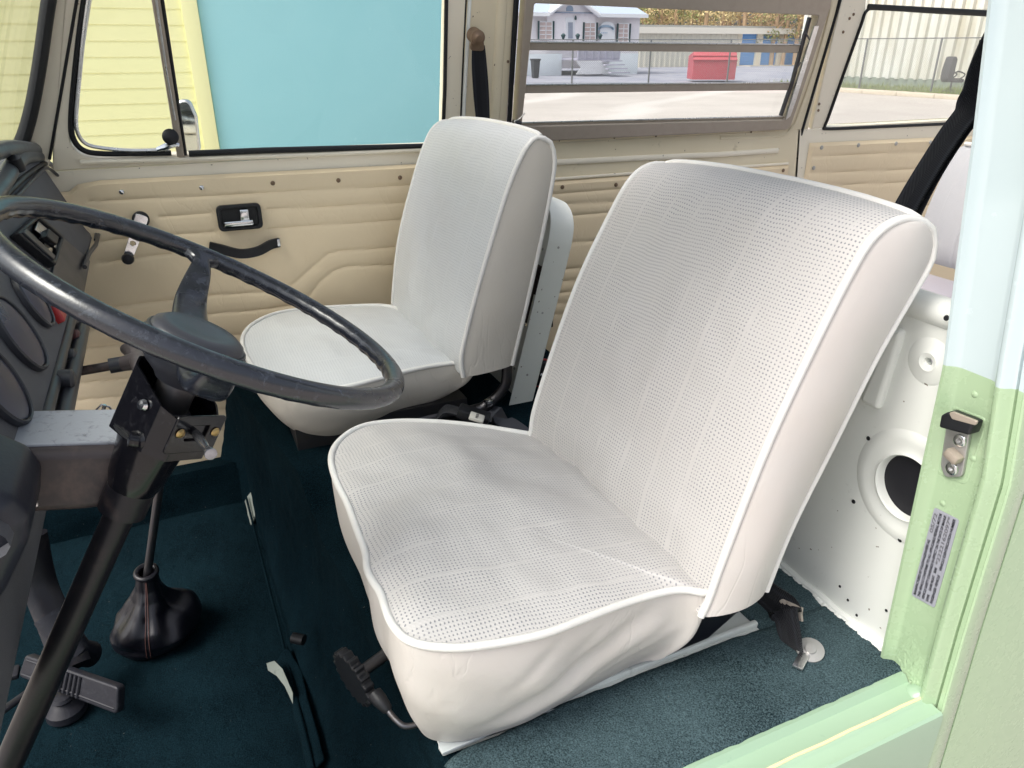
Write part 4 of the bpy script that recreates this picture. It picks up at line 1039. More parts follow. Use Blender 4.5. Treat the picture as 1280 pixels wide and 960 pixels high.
# raised glovebox lid outline, radio slot
lid = f2([(55, 212), (110, 262), (119, 297), (104, 388), (60, 330), (30, 300)])
emit('lid_outline', tube(spline([fpnt(u, v, .006) for u, v in [(4, 262), (30, 236), (52, 214), (58, 210), (66, 214), (90, 236), (110, 258), (120, 281), (119, 300)]], 5), .0035, 8), M['dashsmooth'], dpn)
emit('edge_bead', tube(spline([fpnt(u, v, -.002) for u, v in [(0, 250), (30, 222), (55, 205), (64, 206), (92, 230), (116, 258), (125, 284)]], 5), .006, 10), M['black'], dpn)
emit('glovebox_latch', tube([fpnt(u, v, .010) for u, v in [(124, 290), (120, 306), (112, 316), (106, 330), (106, 334)]], .0045, 8), M['dashsmooth'], dpn)
ro = f2([(40, 270), (72, 298), (60, 335), (14, 292)]); 
rd = emit('radio', plate([fillet(f2([(38, 272), (72, 300), (60, 336), (10, 296)]), .004), fillet(f2([(40, 277), (68, 301), (58, 330), (16, 297)]), .003)], fm0 @ Matrix.Translation((0, 0, .016)), .016, .003), M['black'], db)
rd['label'] = 'open radio slot with bare metal chassis'
emit('radio_chassis', plate([f2([(40, 277), (68, 301), (58, 330), (16, 297)])], fm0 @ Matrix.Translation((0, 0, .002)), .004), M['rubber'], rd)
emit('metal_plate', plate([f2([(41, 279), (66, 300), (64, 314), (50, 300), (37, 290)])], fm0 @ Matrix.Translation((0, 0, .010)), .004, .001), M['alubright'], rd)
emit('metal_tray', plate([f2([(47, 306), (58, 315), (56, 324), (45, 315)])], fm0 @ Matrix.Translation((0, 0, .012)), .004, .001), M['chrome'], rd)
emit('radio_block', plate([f2([(46, 292), (60, 303), (57, 312), (43, 302)])], fm0 @ Matrix.Translation((0, 0, .022)), .016, .002), M['black'], rd)
emit('radio_bar', plate([f2([(18, 292), (56, 326), (54, 331), (14, 297)])], fm0 @ Matrix.Translation((0, 0, .020)), .010, .002), M['dashsmooth'], rd)
emit('switch_panel', plate([fillet(f2([(74, 296), (111, 326), (100, 385), (62, 345)]), .008)], fm0 @ Matrix.Translation((0, 0, .004)), .004, .0015), M['dashsmooth'], db)
c = fpnt(77, 389, .012); emit('hazard_switch', plate([fillet([(-.017, -.013), (.017, -.013), (.010, .012), (-.010, .012)], .003)], basis(c, (0, 1, 0), -FE), .016, .003), M['red'], db)
# trim rolls along the lower edge, knobs beneath
r1 = Vector((-.188, 0, -.425)); 
for dx, dz, r_ in ((-.002, .004, .009), (.010, -.018, .0115)):
    emit('edge_roll', tube([Vector((r1.x+dx, y, r1.z+dz)) for y in (.86, 1.0, 1.2, 1.40)], r_, 14), M['dashsmooth'], db)
for u, v, r_, mt in [(92, 421, .012, 'red'), (88, 447, .014, 'black'), (84, 474, .014, 'black'), (57, 590, .014, 'black')]:
    y = {421: 1.33, 447: 1.24, 474: 1.12, 590: .86}[v]; c = ony(u, v, y)
    emit('control_knob', lathe([(.007, -.03), (.008, -.012), (r_, -.010), (r_, .006), (r_*.7, .009), (0, .009)], axis_m(c, (.9, -.1, -.1)), 24), M['dashsmooth'] if mt == 'black' else plastic('red black knob', (.07, .015, .015), .5), db)
# left lower cowl nearest the camera
cw = [(-.42, -.325), (-.30, -.335), (-.205, -.368), (-.184, -.388), (-.177, -.412), (-.184, -.440), (-.214, -.488), (-.250, -.526), (-.30, -.555), (-.42, -.57)]
emit('lower_cowl', plate([fillet(cw, [0, .03, .03, .02, .02, .03, .03, .03, .03, 0])], basis((0, .72, 0), (1, 0, 0), (0, 0, 1)), .14, .022, 4), plastic('navy black cowl', (.018, .020, .030), .42, 160, .0004, .45), db)
emit('cowl_clip', tube(spline([ony(u, v, .84) for u, v in [(45, 602), (46, 612), (42, 620), (45, 632)]], 4), .003, 8), M['alubright'], db)
# grab handle
gh = [onp(u, v, (-.27, 0, -.2), Vector((1, 0, .1))) for u, v in [(-30, 270), (0, 232), (18, 205), (30, 196), (46, 196), (52, 192), (46, 188), (30, 186), (8, 186), (-30, 196)]]
gp = spline(gh, 6)
emit('grab_handle', tube(gp, [.016]*len(gp), 14), plastic('grey padded vinyl', (.075, .085, .095), .38, 30, .0008, .5), db)
emit('handle_collar', tube([onp(u, v, (-.255, 0, -.2), Vector((1, 0, .1))) for u, v in [(17, 197), (24, 212)]], .012, 12), M['black'], db)

# handbrake pull handle
hp = thing('handbrake_lever', tuple(ony(92, 465, 1.3)), 'brown black T shaped pull handle sticking out under the dashboard', 'handbrake')
h0, h1 = ony(88, 466, 1.3), ony(152, 455, 1.3)
hd = (h1-h0).normalized()
emit('rod', tube([h0-hd*.1, h1], .0075, 16), plastic('brown steel rod', (.05, .035, .033), .4, 60, .0003, .5, .5, (.14, .09, .08), 60), hp)
emit('collar', tube([h1-hd*.018, h1+hd*.006], .0125, 18), M['dashsmooth'], hp)
gq = spline([ony(u, v, y) for u, v, y in [(157, 436, 1.38), (166, 440, 1.34), (171, 447, 1.30), (173, 456, 1.26), (171, 464, 1.24)]], 5)
emit('grip', join(tube(gq, [.005+.009*math.sin(math.pi*min(1, i/(len(gq)-1)*.8+.15)) for i in range(len(gq))], 16), tube([h1, ony(170, 451, 1.29)], [.012, .015], 16)), plastic('grey brown grip', (.10, .085, .085), .4, 60, .0004, .5, .4, (.22, .2, .2), 50), hp)

# ================================================================== GEAR LEVER, PEDALS
gl = thing('gear_lever', (-.19, 1.5, FL), 'floor gear lever with a wrinkled black leather boot on dark carpet', 'gear lever')
g0, g1 = ony(184, 720, 1.50), ony(212, 515, 1.46)
emit('shaft', tube([g0-(g1-g0).normalized()*.05, g0, g0.lerp(g1, .5), g1], .0085, 18), M['steel'], gl)
BR = [(0, .066), (.12, .080), (.25, .084), (.42, .070), (.55, .050), (.68, .034), (.82, .024), (1, .0185)]
def boot(a, b):
    an = 2*math.pi*a; base = Vector((-.205, 1.505, FL+.004)); tp = g0+Vector((0, 0, .012))
    for (p, r0_), (q, r1_) in zip(BR, BR[1:]):
        if b <= q: r = r0_+(r1_-r0_)*((b-p)/(q-p)); break
    bb = b**1.15; c = base.lerp(tp, bb); mid = math.sin(math.pi*min(1, b*1.05))
    pleat = abs(math.sin(an*2.5+1.2*b+.6))**.6*2-1
    r *= 1+.13*pleat*max(0, min(1, (b-.25)*3))*(1-b*.5)+.22*max(0, math.cos(an-.25))*math.exp(-((b-.32)/.18)**2)
    r *= 1+.26*noise.noise(Vector((math.cos(an)*1.9, math.sin(an)*1.3, b*3+4)))*mid
    zz = .016*math.exp(-((b-.42)/.10)**2)*max(0, math.cos(an-.3))+.010*noise.noise(Vector((math.cos(an)*2, math.sin(an)*2, b*4)))*mid
    return c+Vector((math.cos(an)*r*1.05, math.sin(an)*r, zz))
bt = emit('boot', grid(boot, 96, 60, None, True), M['leather'], gl)
for a in (.72, .735): emit('stitching', tube([boot(a, b/30)+Vector((.0015, -.0015, .0015)) for b in range(2, 29)], .0009, 6), plastic('brown thread', (.10, .045, .04), .7), bt)
tt = g0+Vector((0, 0, .010))
emit('boot_collar', tube([tt+Vector((math.cos(2*math.pi*k/30)*.020, math.sin(2*math.pi*k/30)*.020, .004*math.sin(2*math.pi*k/30))) for k in range(30)], .006, 10, True), M['leather'], gl)

def pedal(name, label, quad_px, z, th, arm_px, armz):
    t = thing(name, tuple(onz(*quad_px[0], z)), label, 'pedal', 'floor pedals')
    return t
pd = thing('brake_pedal', (-.36, 1.36, FL), 'grooved black rubber pedal on a wide arm, crossed by the steering column', 'pedal')
pq = [onz(u, v, z) for u, v, z in [(31, 819, -1.105), (151, 858, -1.09), (146, 894, -1.135), (22, 846, -1.15)]]
e1 = (pq[1]-pq[0]); pmx = basis(pq[3], (pq[2]-pq[3]), (pq[0]-pq[3])); pi_ = pmx.inverted(); p2 = [(pi_ @ p) for p in pq]
pdl = emit('pedal_pad', plate([fillet([(p.x, p.y) for p in p2], .010)], pmx, .018, .004), M['rubberpedal'], pd)
for k in range(7):
    t = .35+.045*k; a = Vector((p2[3].x, p2[3].y)).lerp(Vector((p2[2].x, p2[2].y)), t); b = Vector((p2[0].x, p2[0].y)).lerp(Vector((p2[1].x, p2[1].y)), t)
    emit('pad_rib', tube([pmx @ Vector((a.x, a.y+.004, .001)), pmx @ Vector((b.x, b.y-.004, .001))], .0030, 6), M['rubberpedal'], pdl)
for t in (.18, .82):
    a = pq[3].lerp(pq[0], t); b = pq[2].lerp(pq[1], t); emit('pad_rib', tube([a+(b-a)*.03, a+(b-a)*.97], .0022, 6), M['rubberpedal'], pdl)
ar = [onz(u, v, z) for u, v, z in [(38, 668, -.88), (50, 730, -.98), (70, 780, -1.05), (92, 835, -1.12)]]
ap_ = spline(ar, 6)
emit('pedal_arm', tube(ap_, [.030+.004*k/len(ap_) for k in range(len(ap_))], 12, flat=((.3, -.8, .5), .35)), M['column'], pd)
emit('arm_sleeve', tube([onz(62, 768, -1.03), onz(94, 815, -1.10), onz(113, 818, -1.14)], [.030, .030, .026], 14, flat=((.3, -.8, .5), .5)), M['rubberpedal'], pd)
cpd = thing('clutch_stop', tuple(onz(85, 893, FL)), 'round black rubber bump stop on the carpet under the brake pedal', 'bump stop')
emit('rubber_dome', lathe([(.030, 0), (.037, .008), (.036, .022), (.024, .034), (.018, .040), (.022, .046), (.018, .052), (0, .054)], axis_m(onz(85, 893, FL), (0, 0, 1)), 32), M['rubberpedal'], cpd)
ac = thing('accelerator_pedal', tuple(onz(10, 845, FL)), 'slim black pedal arm at the left edge of the footwell', 'pedal')
emit('pedal_arm', tube([onz(-20, 905, FL+.06), onz(40, 862, FL+.03)], .010, 12, flat=((0, 0, 1), .5)), M['rubberpedal'], ac)
emit('pedal_pad', box(onz(14, 842, FL+.05), (.03, .035, .012), .004), M['rubberpedal'], ac)

# ================================================================== SEAT BELTS
rb = thing('shoulder_belt', tuple(onx(1125, 275, .95)), 'black shoulder belt hanging twisted between the white door pillar and the driver seat', 'seat belt', 'black seat belts')
# passes behind the seat: from the upper pillar anchor down and inwards
bp = [(1246, 40, 1.05), (1236, 62, 1.05), (1226, 90, 1.05), (1219, 118, 1.05), (1208, 140, 1.045), (1189, 166, 1.04), (1168, 198, 1.03), (1145, 236, 1.02), (1124, 274, 1.01), (1108, 306, 1.0), (1095, 335, .99)]
P = spline([onx(u, v, x) for u, v, x in bp], 7); n = len(P)
def side_at(t):
    a = max(0, min(1, (t-.28)/.14)); return Vector((.85, -.5, .15)).lerp(Vector((-.25, -.9, -.3)), a) if t < .6 else Vector((-.25, -.9, -.3)).lerp(Vector((.1, -1, .1)), (t-.6)/.4)
emit('webbing', ribbon(P, [side_at(i/(n-1)) for i in range(n)], [.030+.012*min(1, i/n*2) for i in range(n)]), M['webbing'], rb)
bp = [(1240, 50, 1.06), (1232, 80, 1.06), (1224, 112, 1.06), (1216, 138, 1.055), (1200, 160, 1.05), (1180, 190, 1.04), (1160, 224, 1.03), (1141, 262, 1.02), (1130, 290, 1.01)]
P = spline([onx(u, v, x) for u, v, x in bp], 7); n = len(P)
emit('webbing', ribbon(P, [Vector((.6, -.8, 0)).lerp(Vector((.25, -1, .1)), i/n) for i in range(n)], .030), M['webbing'], rb)

rbf = thing('pillar_belt', (.80, 2.02, -.30), 'black belt hanging from a brassy anchor on the cream pillar behind the passenger seat', 'seat belt', 'black seat belts')
P = spline(u3([(598, 58), (599, 80), (601, 110), (603, 140), (605, 175)], .045), 6)
emit('webbing', ribbon(P, [Vector((1, .1, 0))]*len(P), [.036+.010*math.sin(math.pi*i/(len(P)-1)) for i in range(len(P))]), M['webbing'], rbf)
am_ = basis(u3([(597, 52)], .05)[0], (1, 0, 0), UE2)
emit('anchor_plate', plate([fillet([(-.020, -.022), (.022, -.024), (.014, .022), (-.014, .022)], .010)], am_, .005, .0015), M['brassy'], rbf)
emit('anchor_bolt', lathe([(0, .012), (.008, .011), (.013, .006), (.019, .004), (.019, -.03)], axis_m(u3([(597, 47)], .055)[0], UN), 24), M['brassy'], rbf)

fb_ = thing('anchored_belt', (.82, .66, -.875), 'folded black belt end with torn pale tag, bolted down beside the driver seat', 'seat belt', 'black seat belts')
P = spline([Vector((.80, .82, -.855)), Vector((.79, .78, -.835)), onx(975, 757, .785), onx(981, 768, .775), onx(985, 785, .772), onx(988, 802, .775), onx(996, 820, .79)], 6)
sv_ = onx(1002, 777, .79)-onx(960, 759, .79)
emit('webbing', ribbon(P, [sv_]*len(P), [.046+.006*math.sin(i/len(P)*3.1) if i < len(P)*.75 else .050-.022*(i/len(P)-.75)/.25 for i in range(len(P))], .0022), M['webbing'], fb_)
tg = [onx(u, v, x) for u, v, x in [(973, 752, .785), (977, 749, .785), (1002, 760, .80), (1001, 768, .80), (1002, 777, .80), (971, 765, .785)]]
emit('torn_tag', mesh(tg+[p+Vector((.004, 0, -.001)) for p in tg], [(0, 1, 2, 3, 4, 5), (11, 10, 9, 8, 7, 6)]+[(i, 6+i, 6+(i+1) % 6, (i+1) % 6) for i in range(6)]), plastic('torn pale tag', srgb(175, 166, 155), .9, 150, .001, .2, .7, srgb(110, 95, 80), 80), fb_, smooth=False)
ab = onz(1013, 812, -.866)
emit('anchor_washer', lathe([(0, .004), (.008, .004), (.009, .001), (.021, 0), (.021, -.003)], axis_m(ab, (-.25, -.2, 1)), 32), M['zinc'], fb_)
emit('anchor_tab', box(onz(1003, 823, -.870), (.05, .016, .004), .001, Matrix.Rotation(.5, 4, 'Z')), M['alubright'], fb_)

bk_ = thing('belt_buckle', tuple(onz(592, 522, -.80)), 'black seat belt buckle with a white press button lying between the two seats', 'buckle')
c = onz(592, 519, -.775); bmx = Matrix.Rotation(rad(-30), 4, 'Z') @ Matrix.Rotation(rad(18), 4, 'Y')
emit('buckle_body', box(c, (.075, .042, .024), .005, bmx), M['black'], bk_)
cbm = Matrix.Translation(onz(596, 522, -.762)) @ bmx
emit('press_button', box(cbm.translation, (.034, .032, .008), .003, bmx), M['dull_white'], bk_)
emit('button_word', text("PRESS", cbm @ Matrix.Rotation(rad(90), 4, 'Z') @ Matrix.Translation((0, 0, .0045)), .0085, .0002, 'CENTER'), ink, bk_, smooth=False)
P = spline([c+Vector((-.03, .02, .006)), c+Vector((-.055, .035, .01)), c+Vector((-.07, .05, -.012))], 5)
emit('buckle_strap', ribbon(P, [Vector((.4, .9, 0))]*len(P), .042, .002), M['webbing'], bk_)
lb = thing('lap_belt', tuple(onz(625, 530, -.81)), 'flat dark grey belt strap lying on the carpet beside the buckle', 'seat belt', 'black seat belts')
P = spline([onz(600, 512, -.805), onz(625, 523, -.803), onz(650, 540, -.803), onz(680, 562, -.803)], 6)
emit('webbing', ribbon(P, [Vector((-.3, 1, 0))]*len(P), .05, .002), plastic('grey black strap', (.035, .038, .05), .7), lb)
rl = thing('belt_reel', tuple(onx(677, 468, .86)), 'small black round reel with a red rim on the walkway edge of the partition', 'belt reel')
rc = onx(677, 466, .80)
emit('reel_disc', lathe([(0, .012), (.03, .012), (.036, .004), (.036, -.012)], axis_m(rc, (-.3, -1, .1)), 32), M['black'], rl)
emit('red_rim', tube([axis_m(rc, (-.3, -1, .1)) @ Vector((.037*math.cos(2*math.pi*k/40), .037*math.sin(2*math.pi*k/40), .002)) for k in range(40)], .0028, 8, True), M['red'], rl)
emit('reel_bolt', lathe([(0, .006), (.006, .004), (.007, 0)], axis_m(rc+Vector((-.004, -.012, 0)), (-.3, -1, .1)), 16), M['chrome'], rl)

# ================================================================== OUTSIDE
def ground_mat():
    s = NT('pale concrete lot'); v = s.coord(); n = s.noise(v, .35, 5, .6); f = s.noise(v, 9, 5, .7); sp = s.noise(v, 60, 2, .6)
    c = s.mix(s.ramp(n, [(.3, 0), (.7, 1)]), srgb(166, 158, 152), srgb(182, 174, 168)); c = s.mix(s.math('MULTIPLY', s.ramp(f, [(.5, 0), (.8, 1)]), .3), c, srgb(150, 140, 132))
    wv = s.new('ShaderNodeTexWave'); s.link(s.coord(scale=(.05, .22, .1), rot=(0, 0, .25)), wv.inputs[0]); wv.inputs['Scale'].default_value = 1; wv.inputs['Distortion'].default_value = 2.5; wv.inputs['Detail'].default_value = 3
    c = s.mix(s.math('MULTIPLY', s.ramp(wv.outputs[0], [(.8, 0), (1, 1)]), .35), c, srgb(205, 200, 196))
    s.bump(sp, .01, .4); s.set(Base_Color=c, Roughness=.9); return s.m
def sheet(name, pts, z, mat):
    o = emit(name, mesh([Vector((x, y, z)) for x, y in pts], [tuple(range(len(pts)))]), mat, None, False, origin=(pts[0][0], pts[0][1], -G)); o['kind'] = 'structure'; return o
sheet('ground', [(-900, -900), (900, -900), (900, 900), (-900, 900)], -G, ground_mat())
asp = NT('blue grey asphalt'); v = asp.coord(); n = asp.noise(v, .4, 5, .7); n2 = asp.noise(v, 14, 4, .7)
asp.set(Base_Color=asp.mix(asp.ramp(n, [(.35, 0), (.7, 1)]), srgb(128, 130, 146), srgb(160, 158, 166)), Roughness=.9); asp.bump(n2, .01, .5)
sheet('asphalt_yard', [(5, 38.6), (14.9, 34.1), (25.6, 29.2), (60, 40), (90, 54.9), (30, 110), (0, 80)], -G+.004, asp.m)
kerbm = NT('concrete kerb'); kerbm.set(Base_Color=kerbm.mix(kerbm.noise(kerbm.coord(), 6, 5, .7), srgb(170, 158, 142), srgb(205, 194, 178)), Roughness=.9)
kb = emit('kerb', join(*[box((24.75+.0*k, 26-1.55*k, -G+.07), (.42, 1.53, .15), .02) for k in range(15)]), kerbm.m, None, True, origin=(24.75, 18, -G)); kb['kind'] = 'structure'
verge = NT('verge soil and grass'); n = verge.noise(verge.coord(), 1.6, 5, .7); verge.set(Base_Color=verge.ramp(n, [(.3, srgb(70, 84, 62)), (.55, srgb(110, 122, 78)), (.75, srgb(150, 148, 116))]), Roughness=1)
sheet('verge', [(24.95, 2), (29.5, 2), (29.5, 30), (24.95, 30)], -G+.06, verge.m)
V, Fc = [], []
for k in range(5200):
    x = random.uniform(25.0, 28.9); y = random.uniform(12, 28); h = random.uniform(.05, .22)*(1.4 if noise.noise(Vector((x*.8, y*.8, 0))) > .1 else .6); a = random.uniform(0, 6.28); w_ = .02
    b = len(V); V += [Vector((x-w_*math.cos(a), y-w_*math.sin(a), -G+.06)), Vector((x+w_*math.cos(a), y+w_*math.sin(a), -G+.06)), Vector((x+random.uniform(-.05, .05), y+random.uniform(-.05, .05), -G+.06+h))]; Fc.append((b, b+1, b+2))
gr = emit('grass', mesh(V, Fc), plastic('dry grass', srgb(120, 132, 74), .9, 10, .001, .2, .6, srgb(150, 146, 100), 3), None, False, origin=(27, 20, -G+.06))
tag(gr, 'patchy dry grass along the foot of the corrugated wall', 'grass', None, 'stuff')

# yellow lap sided shed with the big cyan wall panel
YS = 7.0
ys = thing('yellow_shed', (-1.5, YS, -G), 'pale yellow lap sided shed seen through the quarter window of the passenger door', 'shed')
ym = painted('pale yellow siding paint', srgb(247, 244, 186), .6, .05, .04, srgb(236, 230, 168))
xe = ony(228, 20, YS).x
V, Fc = [], []; LAP = .1135; n = 36
for k in range(n+1):
    z = -G+.12+LAP*k
    V += [Vector((-7, YS, z)), Vector((xe, YS, z))] if k == 0 else [Vector((-7, YS-.0, z)), Vector((xe, YS-.0, z)), Vector((-7, YS-.013, z)), Vector((xe, YS-.013, z))]
# each lap leans outwards at its foot
V, Fc = [], []
for k in range(n):
    z = -G+.12+LAP*k; b = len(V)
    V += [Vector((-7, YS-.007, z)), Vector((xe, YS-.007, z)), Vector((xe, YS-.001, z+LAP)), Vector((-7, YS-.001, z+LAP)), Vector((-7, YS, z)), Vector((xe, YS, z))]
    Fc += [(b, b+1, b+2, b+3), (b+4, b+5, b+1, b)]
emit('lap_siding', mesh(V, Fc), ym, ys, False)
emit('corner_board', box((xe+.06, YS-.01, .35), (.12, .05, 4.05), .004), ym, ys)
emit('shed_body', box((-3.2, YS+2.05, .35), (7.2, 4.0, 4.0)), ym, ys)
emit('shed_roof', box((-3.0, YS+1.9, 2.45), (8.2, 4.8, .12)), M['zinc'], ys)
cw_ = thing('cyan_wall', (1.5, YS, -G), 'big flat cyan wall filling the passenger door window right of the yellow siding', 'wall')
cym = NT('cyan paint'); v = cym.coord(); 
cc = cym.mix(cym.math('MULTIPLY', cym.ramp(cym.noise(v, 1.2, 4, .6, 1.5), [(.4, 0), (.75, 1)]), .25), srgb(150, 206, 214), srgb(162, 214, 221))
cc = cym.mix(cym.math('MULTIPLY', cym.ramp(cym.noise(v, 14, 3, .6), [(.70, 0), (.73, 1)]), .3), cc, srgb(180, 226, 232)); cym.set(Base_Color=cc, Roughness=.5)
x0c = xe+.122; x1c = ony(600, 100, YS).x
emit('wall_panel', box(((x0c+x1c)/2, YS+1.0, .3), (x1c-x0c, 2.0, 3.9), .01), cym.m, cw_)
emit('panel_edge', box((x1c, YS-.006, .3), (.05, .03, 3.9), .005), cym.m, cw_)

# white manufactured home
HY = 43.0
hs_ = thing('white_house', tuple(Vector((ony(725, 90, HY).x, HY, -G))), 'long white single storey house with a front gable and dark shutters across the yard', 'house')
hx = lambda u: ony(u, 50, HY).x
hz = lambda v, u=720: ony(u, v, HY).z
hw = painted('white siding', srgb(236, 230, 233), .7, 0, .05)
trimw = painted('white trim', srgb(226, 226, 230), .6, 0, .03)
hm_ = basis((0, HY, 0), (1, 0, 0), (0, 0, 1))
def hp2(pts): return [(ony(u, v, HY).x, ony(u, v, HY).z) for u, v in pts]
emit('wall', join(box(((hx(560)+hx(799))/2, HY+4, (hz(17)-.55)/2-.4), (hx(799)-hx(560), 7.9, hz(17)+1.68-.45), 0), plate([hp2([(683, 62), (683, 17), (699, 5), (712, -5), (728, 7), (743, 19), (743, 62)])], basis((0, HY-.12, 0), (1, 0, 0), (0, 0, 1)), .3)), hw, hs_)
emit('skirting', join(*[box(((hx(a)+hx(b))/2, HY-.06, -G+.55), (hx(b)-hx(a), .1, 1.3), .01) for a, b in ((560, 702), (755, 798))]), painted('skirting', srgb(222, 228, 232), .6, 0, .04), hs_)
rfm = plastic('blue grey shingles', srgb(168, 178, 196), .9, 3, .01)
rz = hz(17)
V = [Vector((hx(555), HY-.35, rz)), Vector((hx(804), HY-.35, rz)), Vector((hx(804), HY+4, rz+1.45)), Vector((hx(555), HY+4, rz+1.45)), Vector((hx(804), HY+8.3, rz)), Vector((hx(555), HY+8.3, rz))]
emit('roof', mesh(V, [(0, 1, 2, 3), (3, 2, 4, 5), (1, 4, 2), (0, 3, 5)]), rfm, hs_, False)
emit('fascia', join(box(((hx(555)+hx(683))/2, HY-.38, rz-.08), (hx(683)-hx(555), .06, .2)), box(((hx(743)+hx(804))/2, HY-.38, rz-.08), (hx(804)-hx(743), .06, .2))), trimw, hs_)
gp = hp2([(682, 17), (699, 4.5), (712.5, -5), (728, 7), (744, 19.5)])
emit('gable_trim', tube([Vector((x, HY-.5, z)) for x, z in gp], .13, 8), trimw, hs_)
emit('gable_roof', mesh([Vector((gp[0][0], HY-.5, gp[0][1])), Vector((gp[2][0], HY-.5, gp[2][1]+.02)), Vector((gp[4][0], HY-.5, gp[4][1])), Vector((gp[0][0], HY+2.5, gp[0][1]+.3)), Vector((gp[2][0], HY+4, gp[2][1]+.02)), Vector((gp[4][0], HY+2.5, gp[4][1]+.3))], [(0, 1, 4, 3), (1, 2, 5, 4)]), rfm, hs_, False)
emit('arched_vent', plate([hp2([(706.5, 14)]+[(710.7-4.2*math.cos(math.pi*k/10), 11-4*math.sin(math.pi*k/10)) for k in range(11)]+[(715, 14)])], basis((0, HY-.16, 0), (1, 0, 0), (0, 0, 1)), .06), plastic('vent louvres', srgb(150, 165, 185), .7), hs_)
shm = plastic('dark green shutter', srgb(52, 72, 74), .7); gls = plastic('curtained glass', srgb(200, 180, 176), .25, 3, .0002, .6, .6, srgb(150, 140, 150), 1.5)
for a, b, t, bo in ((673, 688, 28, 48.5), (729, 742, 29, 50), (771, 783, 30, 52)):
    f_ = emit('window', plate([hp2([(a-.8, t-1), (b+.8, t-1), (b+.8, bo+1), (a-.8, bo+1)]), hp2([(a, t), (b, t), (b, bo), (a, bo)])], basis((0, HY-.20, 0), (1, 0, 0), (0, 0, 1)), .10), trimw, hs_)
    emit('pane', plate([hp2([(a, t), (b, t), (b, bo), (a, bo)])], basis((0, HY-.15, 0), (1, 0, 0), (0, 0, 1)), .03), gls, f_)
    mu = [box((hx((a+b)/2), HY-.18, (hz(t)+hz(bo))/2), (.04, .03, hz(t)-hz(bo)))]+[box((hx((a+b)/2), HY-.18, hz(t)+(hz(bo)-hz(t))*q_), (hx(b)-hx(a), .03, .045)) for q_ in (.25, .5, .75)]
    emit('glazing_bars', join(*mu), trimw, f_)
    for c_ in (a-1.6, b+1.8): emit('shutter', box((hx(c_), HY-.18, (hz(t)+hz(bo))/2), (.085, .08, hz(t)-hz(bo)+.1)), shm, hs_)
d_ = emit('front_door', plate([hp2([(705.5, 22), (717, 22), (717, 50), (705.5, 50)])], basis((0, HY-.16, 0), (1, 0, 0), (0, 0, 1)), .08), trimw, hs_)
emit('pane', plate([hp2([(708.5, 28), (714, 28), (714, 48), (708.5, 48)])], basis((0, HY-.20, 0), (1, 0, 0), (0, 0, 1)), .04), plastic('grey door glass', srgb(150, 156, 170), .3), d_)
emit('wall_lamp', lathe([(.05, 0), (.07, .1), (.03, .22), (0, .25)], Matrix.Translation(ony(719.5, 25, HY-.22)), 10), shm, hs_)
sg = emit('arched_sign', plate([hp2([(748, 52), (748, 37)]+[(757.5-9.5*math.cos(math.pi*k/12), 36-9*math.sin(math.pi*k/12)) for k in range(13)]+[(767, 52)])], basis((0, HY-.17, 0), (1, 0, 0), (0, 0, 1)), .05), trimw, hs_)
mk = [box(ony(757.5-9*math.cos(math.pi*(k+1)/12), 37.5-5*math.sin(math.pi*(k+1)/12), HY-.23), (.14, .02, .12)) for k in range(11)]+[box(ony(752+2.2*k, 41, HY-.23), (.06, .02, .06)) for k in range(4)]
emit('faded_lettering', join(*mk), plastic('faded blue lettering', srgb(160, 180, 200), .7), sg)
dk = thing('porch_deck', tuple(Vector((hx(720), HY-1.2, -G))), 'grey wooden porch deck with lattice skirt below the front door of the white house', 'porch')
dm = plastic('weathered grey wood', srgb(160, 158, 174), .9, 12, .004, .3, .5, srgb(190, 188, 200), 3)
DX0, DX1 = hx(702), hx(752)
emit('deck_boards', box(((DX0+DX1)/2, HY-1.1, -.75), (DX1-DX0, 2.0, .12)), dm, dk)
emit('hand_rail', join(box(((DX0+DX1)/2, HY-2.1, .12), (DX1-DX0, .08, .08)), *[box((DX0+(DX1-DX0)*k/6, HY-2.1, -.30), (.09, .09, .95)) for k in range(7)]), dm, dk)
emit('balusters', join(*[box((DX0+(DX1-DX0)*k/42, HY-2.1, -.30), (.035, .035, .8)) for k in range(43)]), dm, dk)
lat = []
for k in range(26):
    x = DX0+(DX1-DX0)*.62*k/26
    lat.append(box((x+.2, HY-2.12, -1.2), (.03, .02, .95), 0, Matrix.Rotation(rad(42), 4, 'Y'))); lat.append(box((x+.2, HY-2.14, -1.2), (.03, .02, .95), 0, Matrix.Rotation(rad(-42), 4, 'Y')))
emit('lattice', join(*lat), trimw, dk)
emit('steps', join(*[box((hx(742), HY-2.2-.3*k, -.85-.2*k), (1.3, .3, .06)) for k in range(4)]), dm, dk)
pl = thing('potted_plants', tuple(Vector((hx(723), HY-2.1, -G))), 'small dark flower pots along the porch rail of the white house', 'pots')
emit('pots', join(*[lathe([(.06, 0), (.10, .12), (.14, .2), (.05, .3), (0, .3)], Matrix.Translation(ony(u, 49, HY-2.1)), 10) for u in (704, 722, 750)]), shm, pl)
bi = ony(669, 97, 39.6)
bn_ = thing('trash_bin', (bi.x, bi.y, -G), 'black wheeled bin standing against the white skirting of the house', 'bin')
emit('bin_body', lathe([(.20, 0), (.27, .85), (.29, .88)], Matrix.Translation((bi.x, bi.y, -G+.03)) @ Matrix.Rotation(rad(45), 4, 'Z'), 4), M['black'], bn_, False)
emit('bin_lid', box((bi.x, bi.y, -G+.95), (.46, .48, .10), .03), M['black'], bn_)

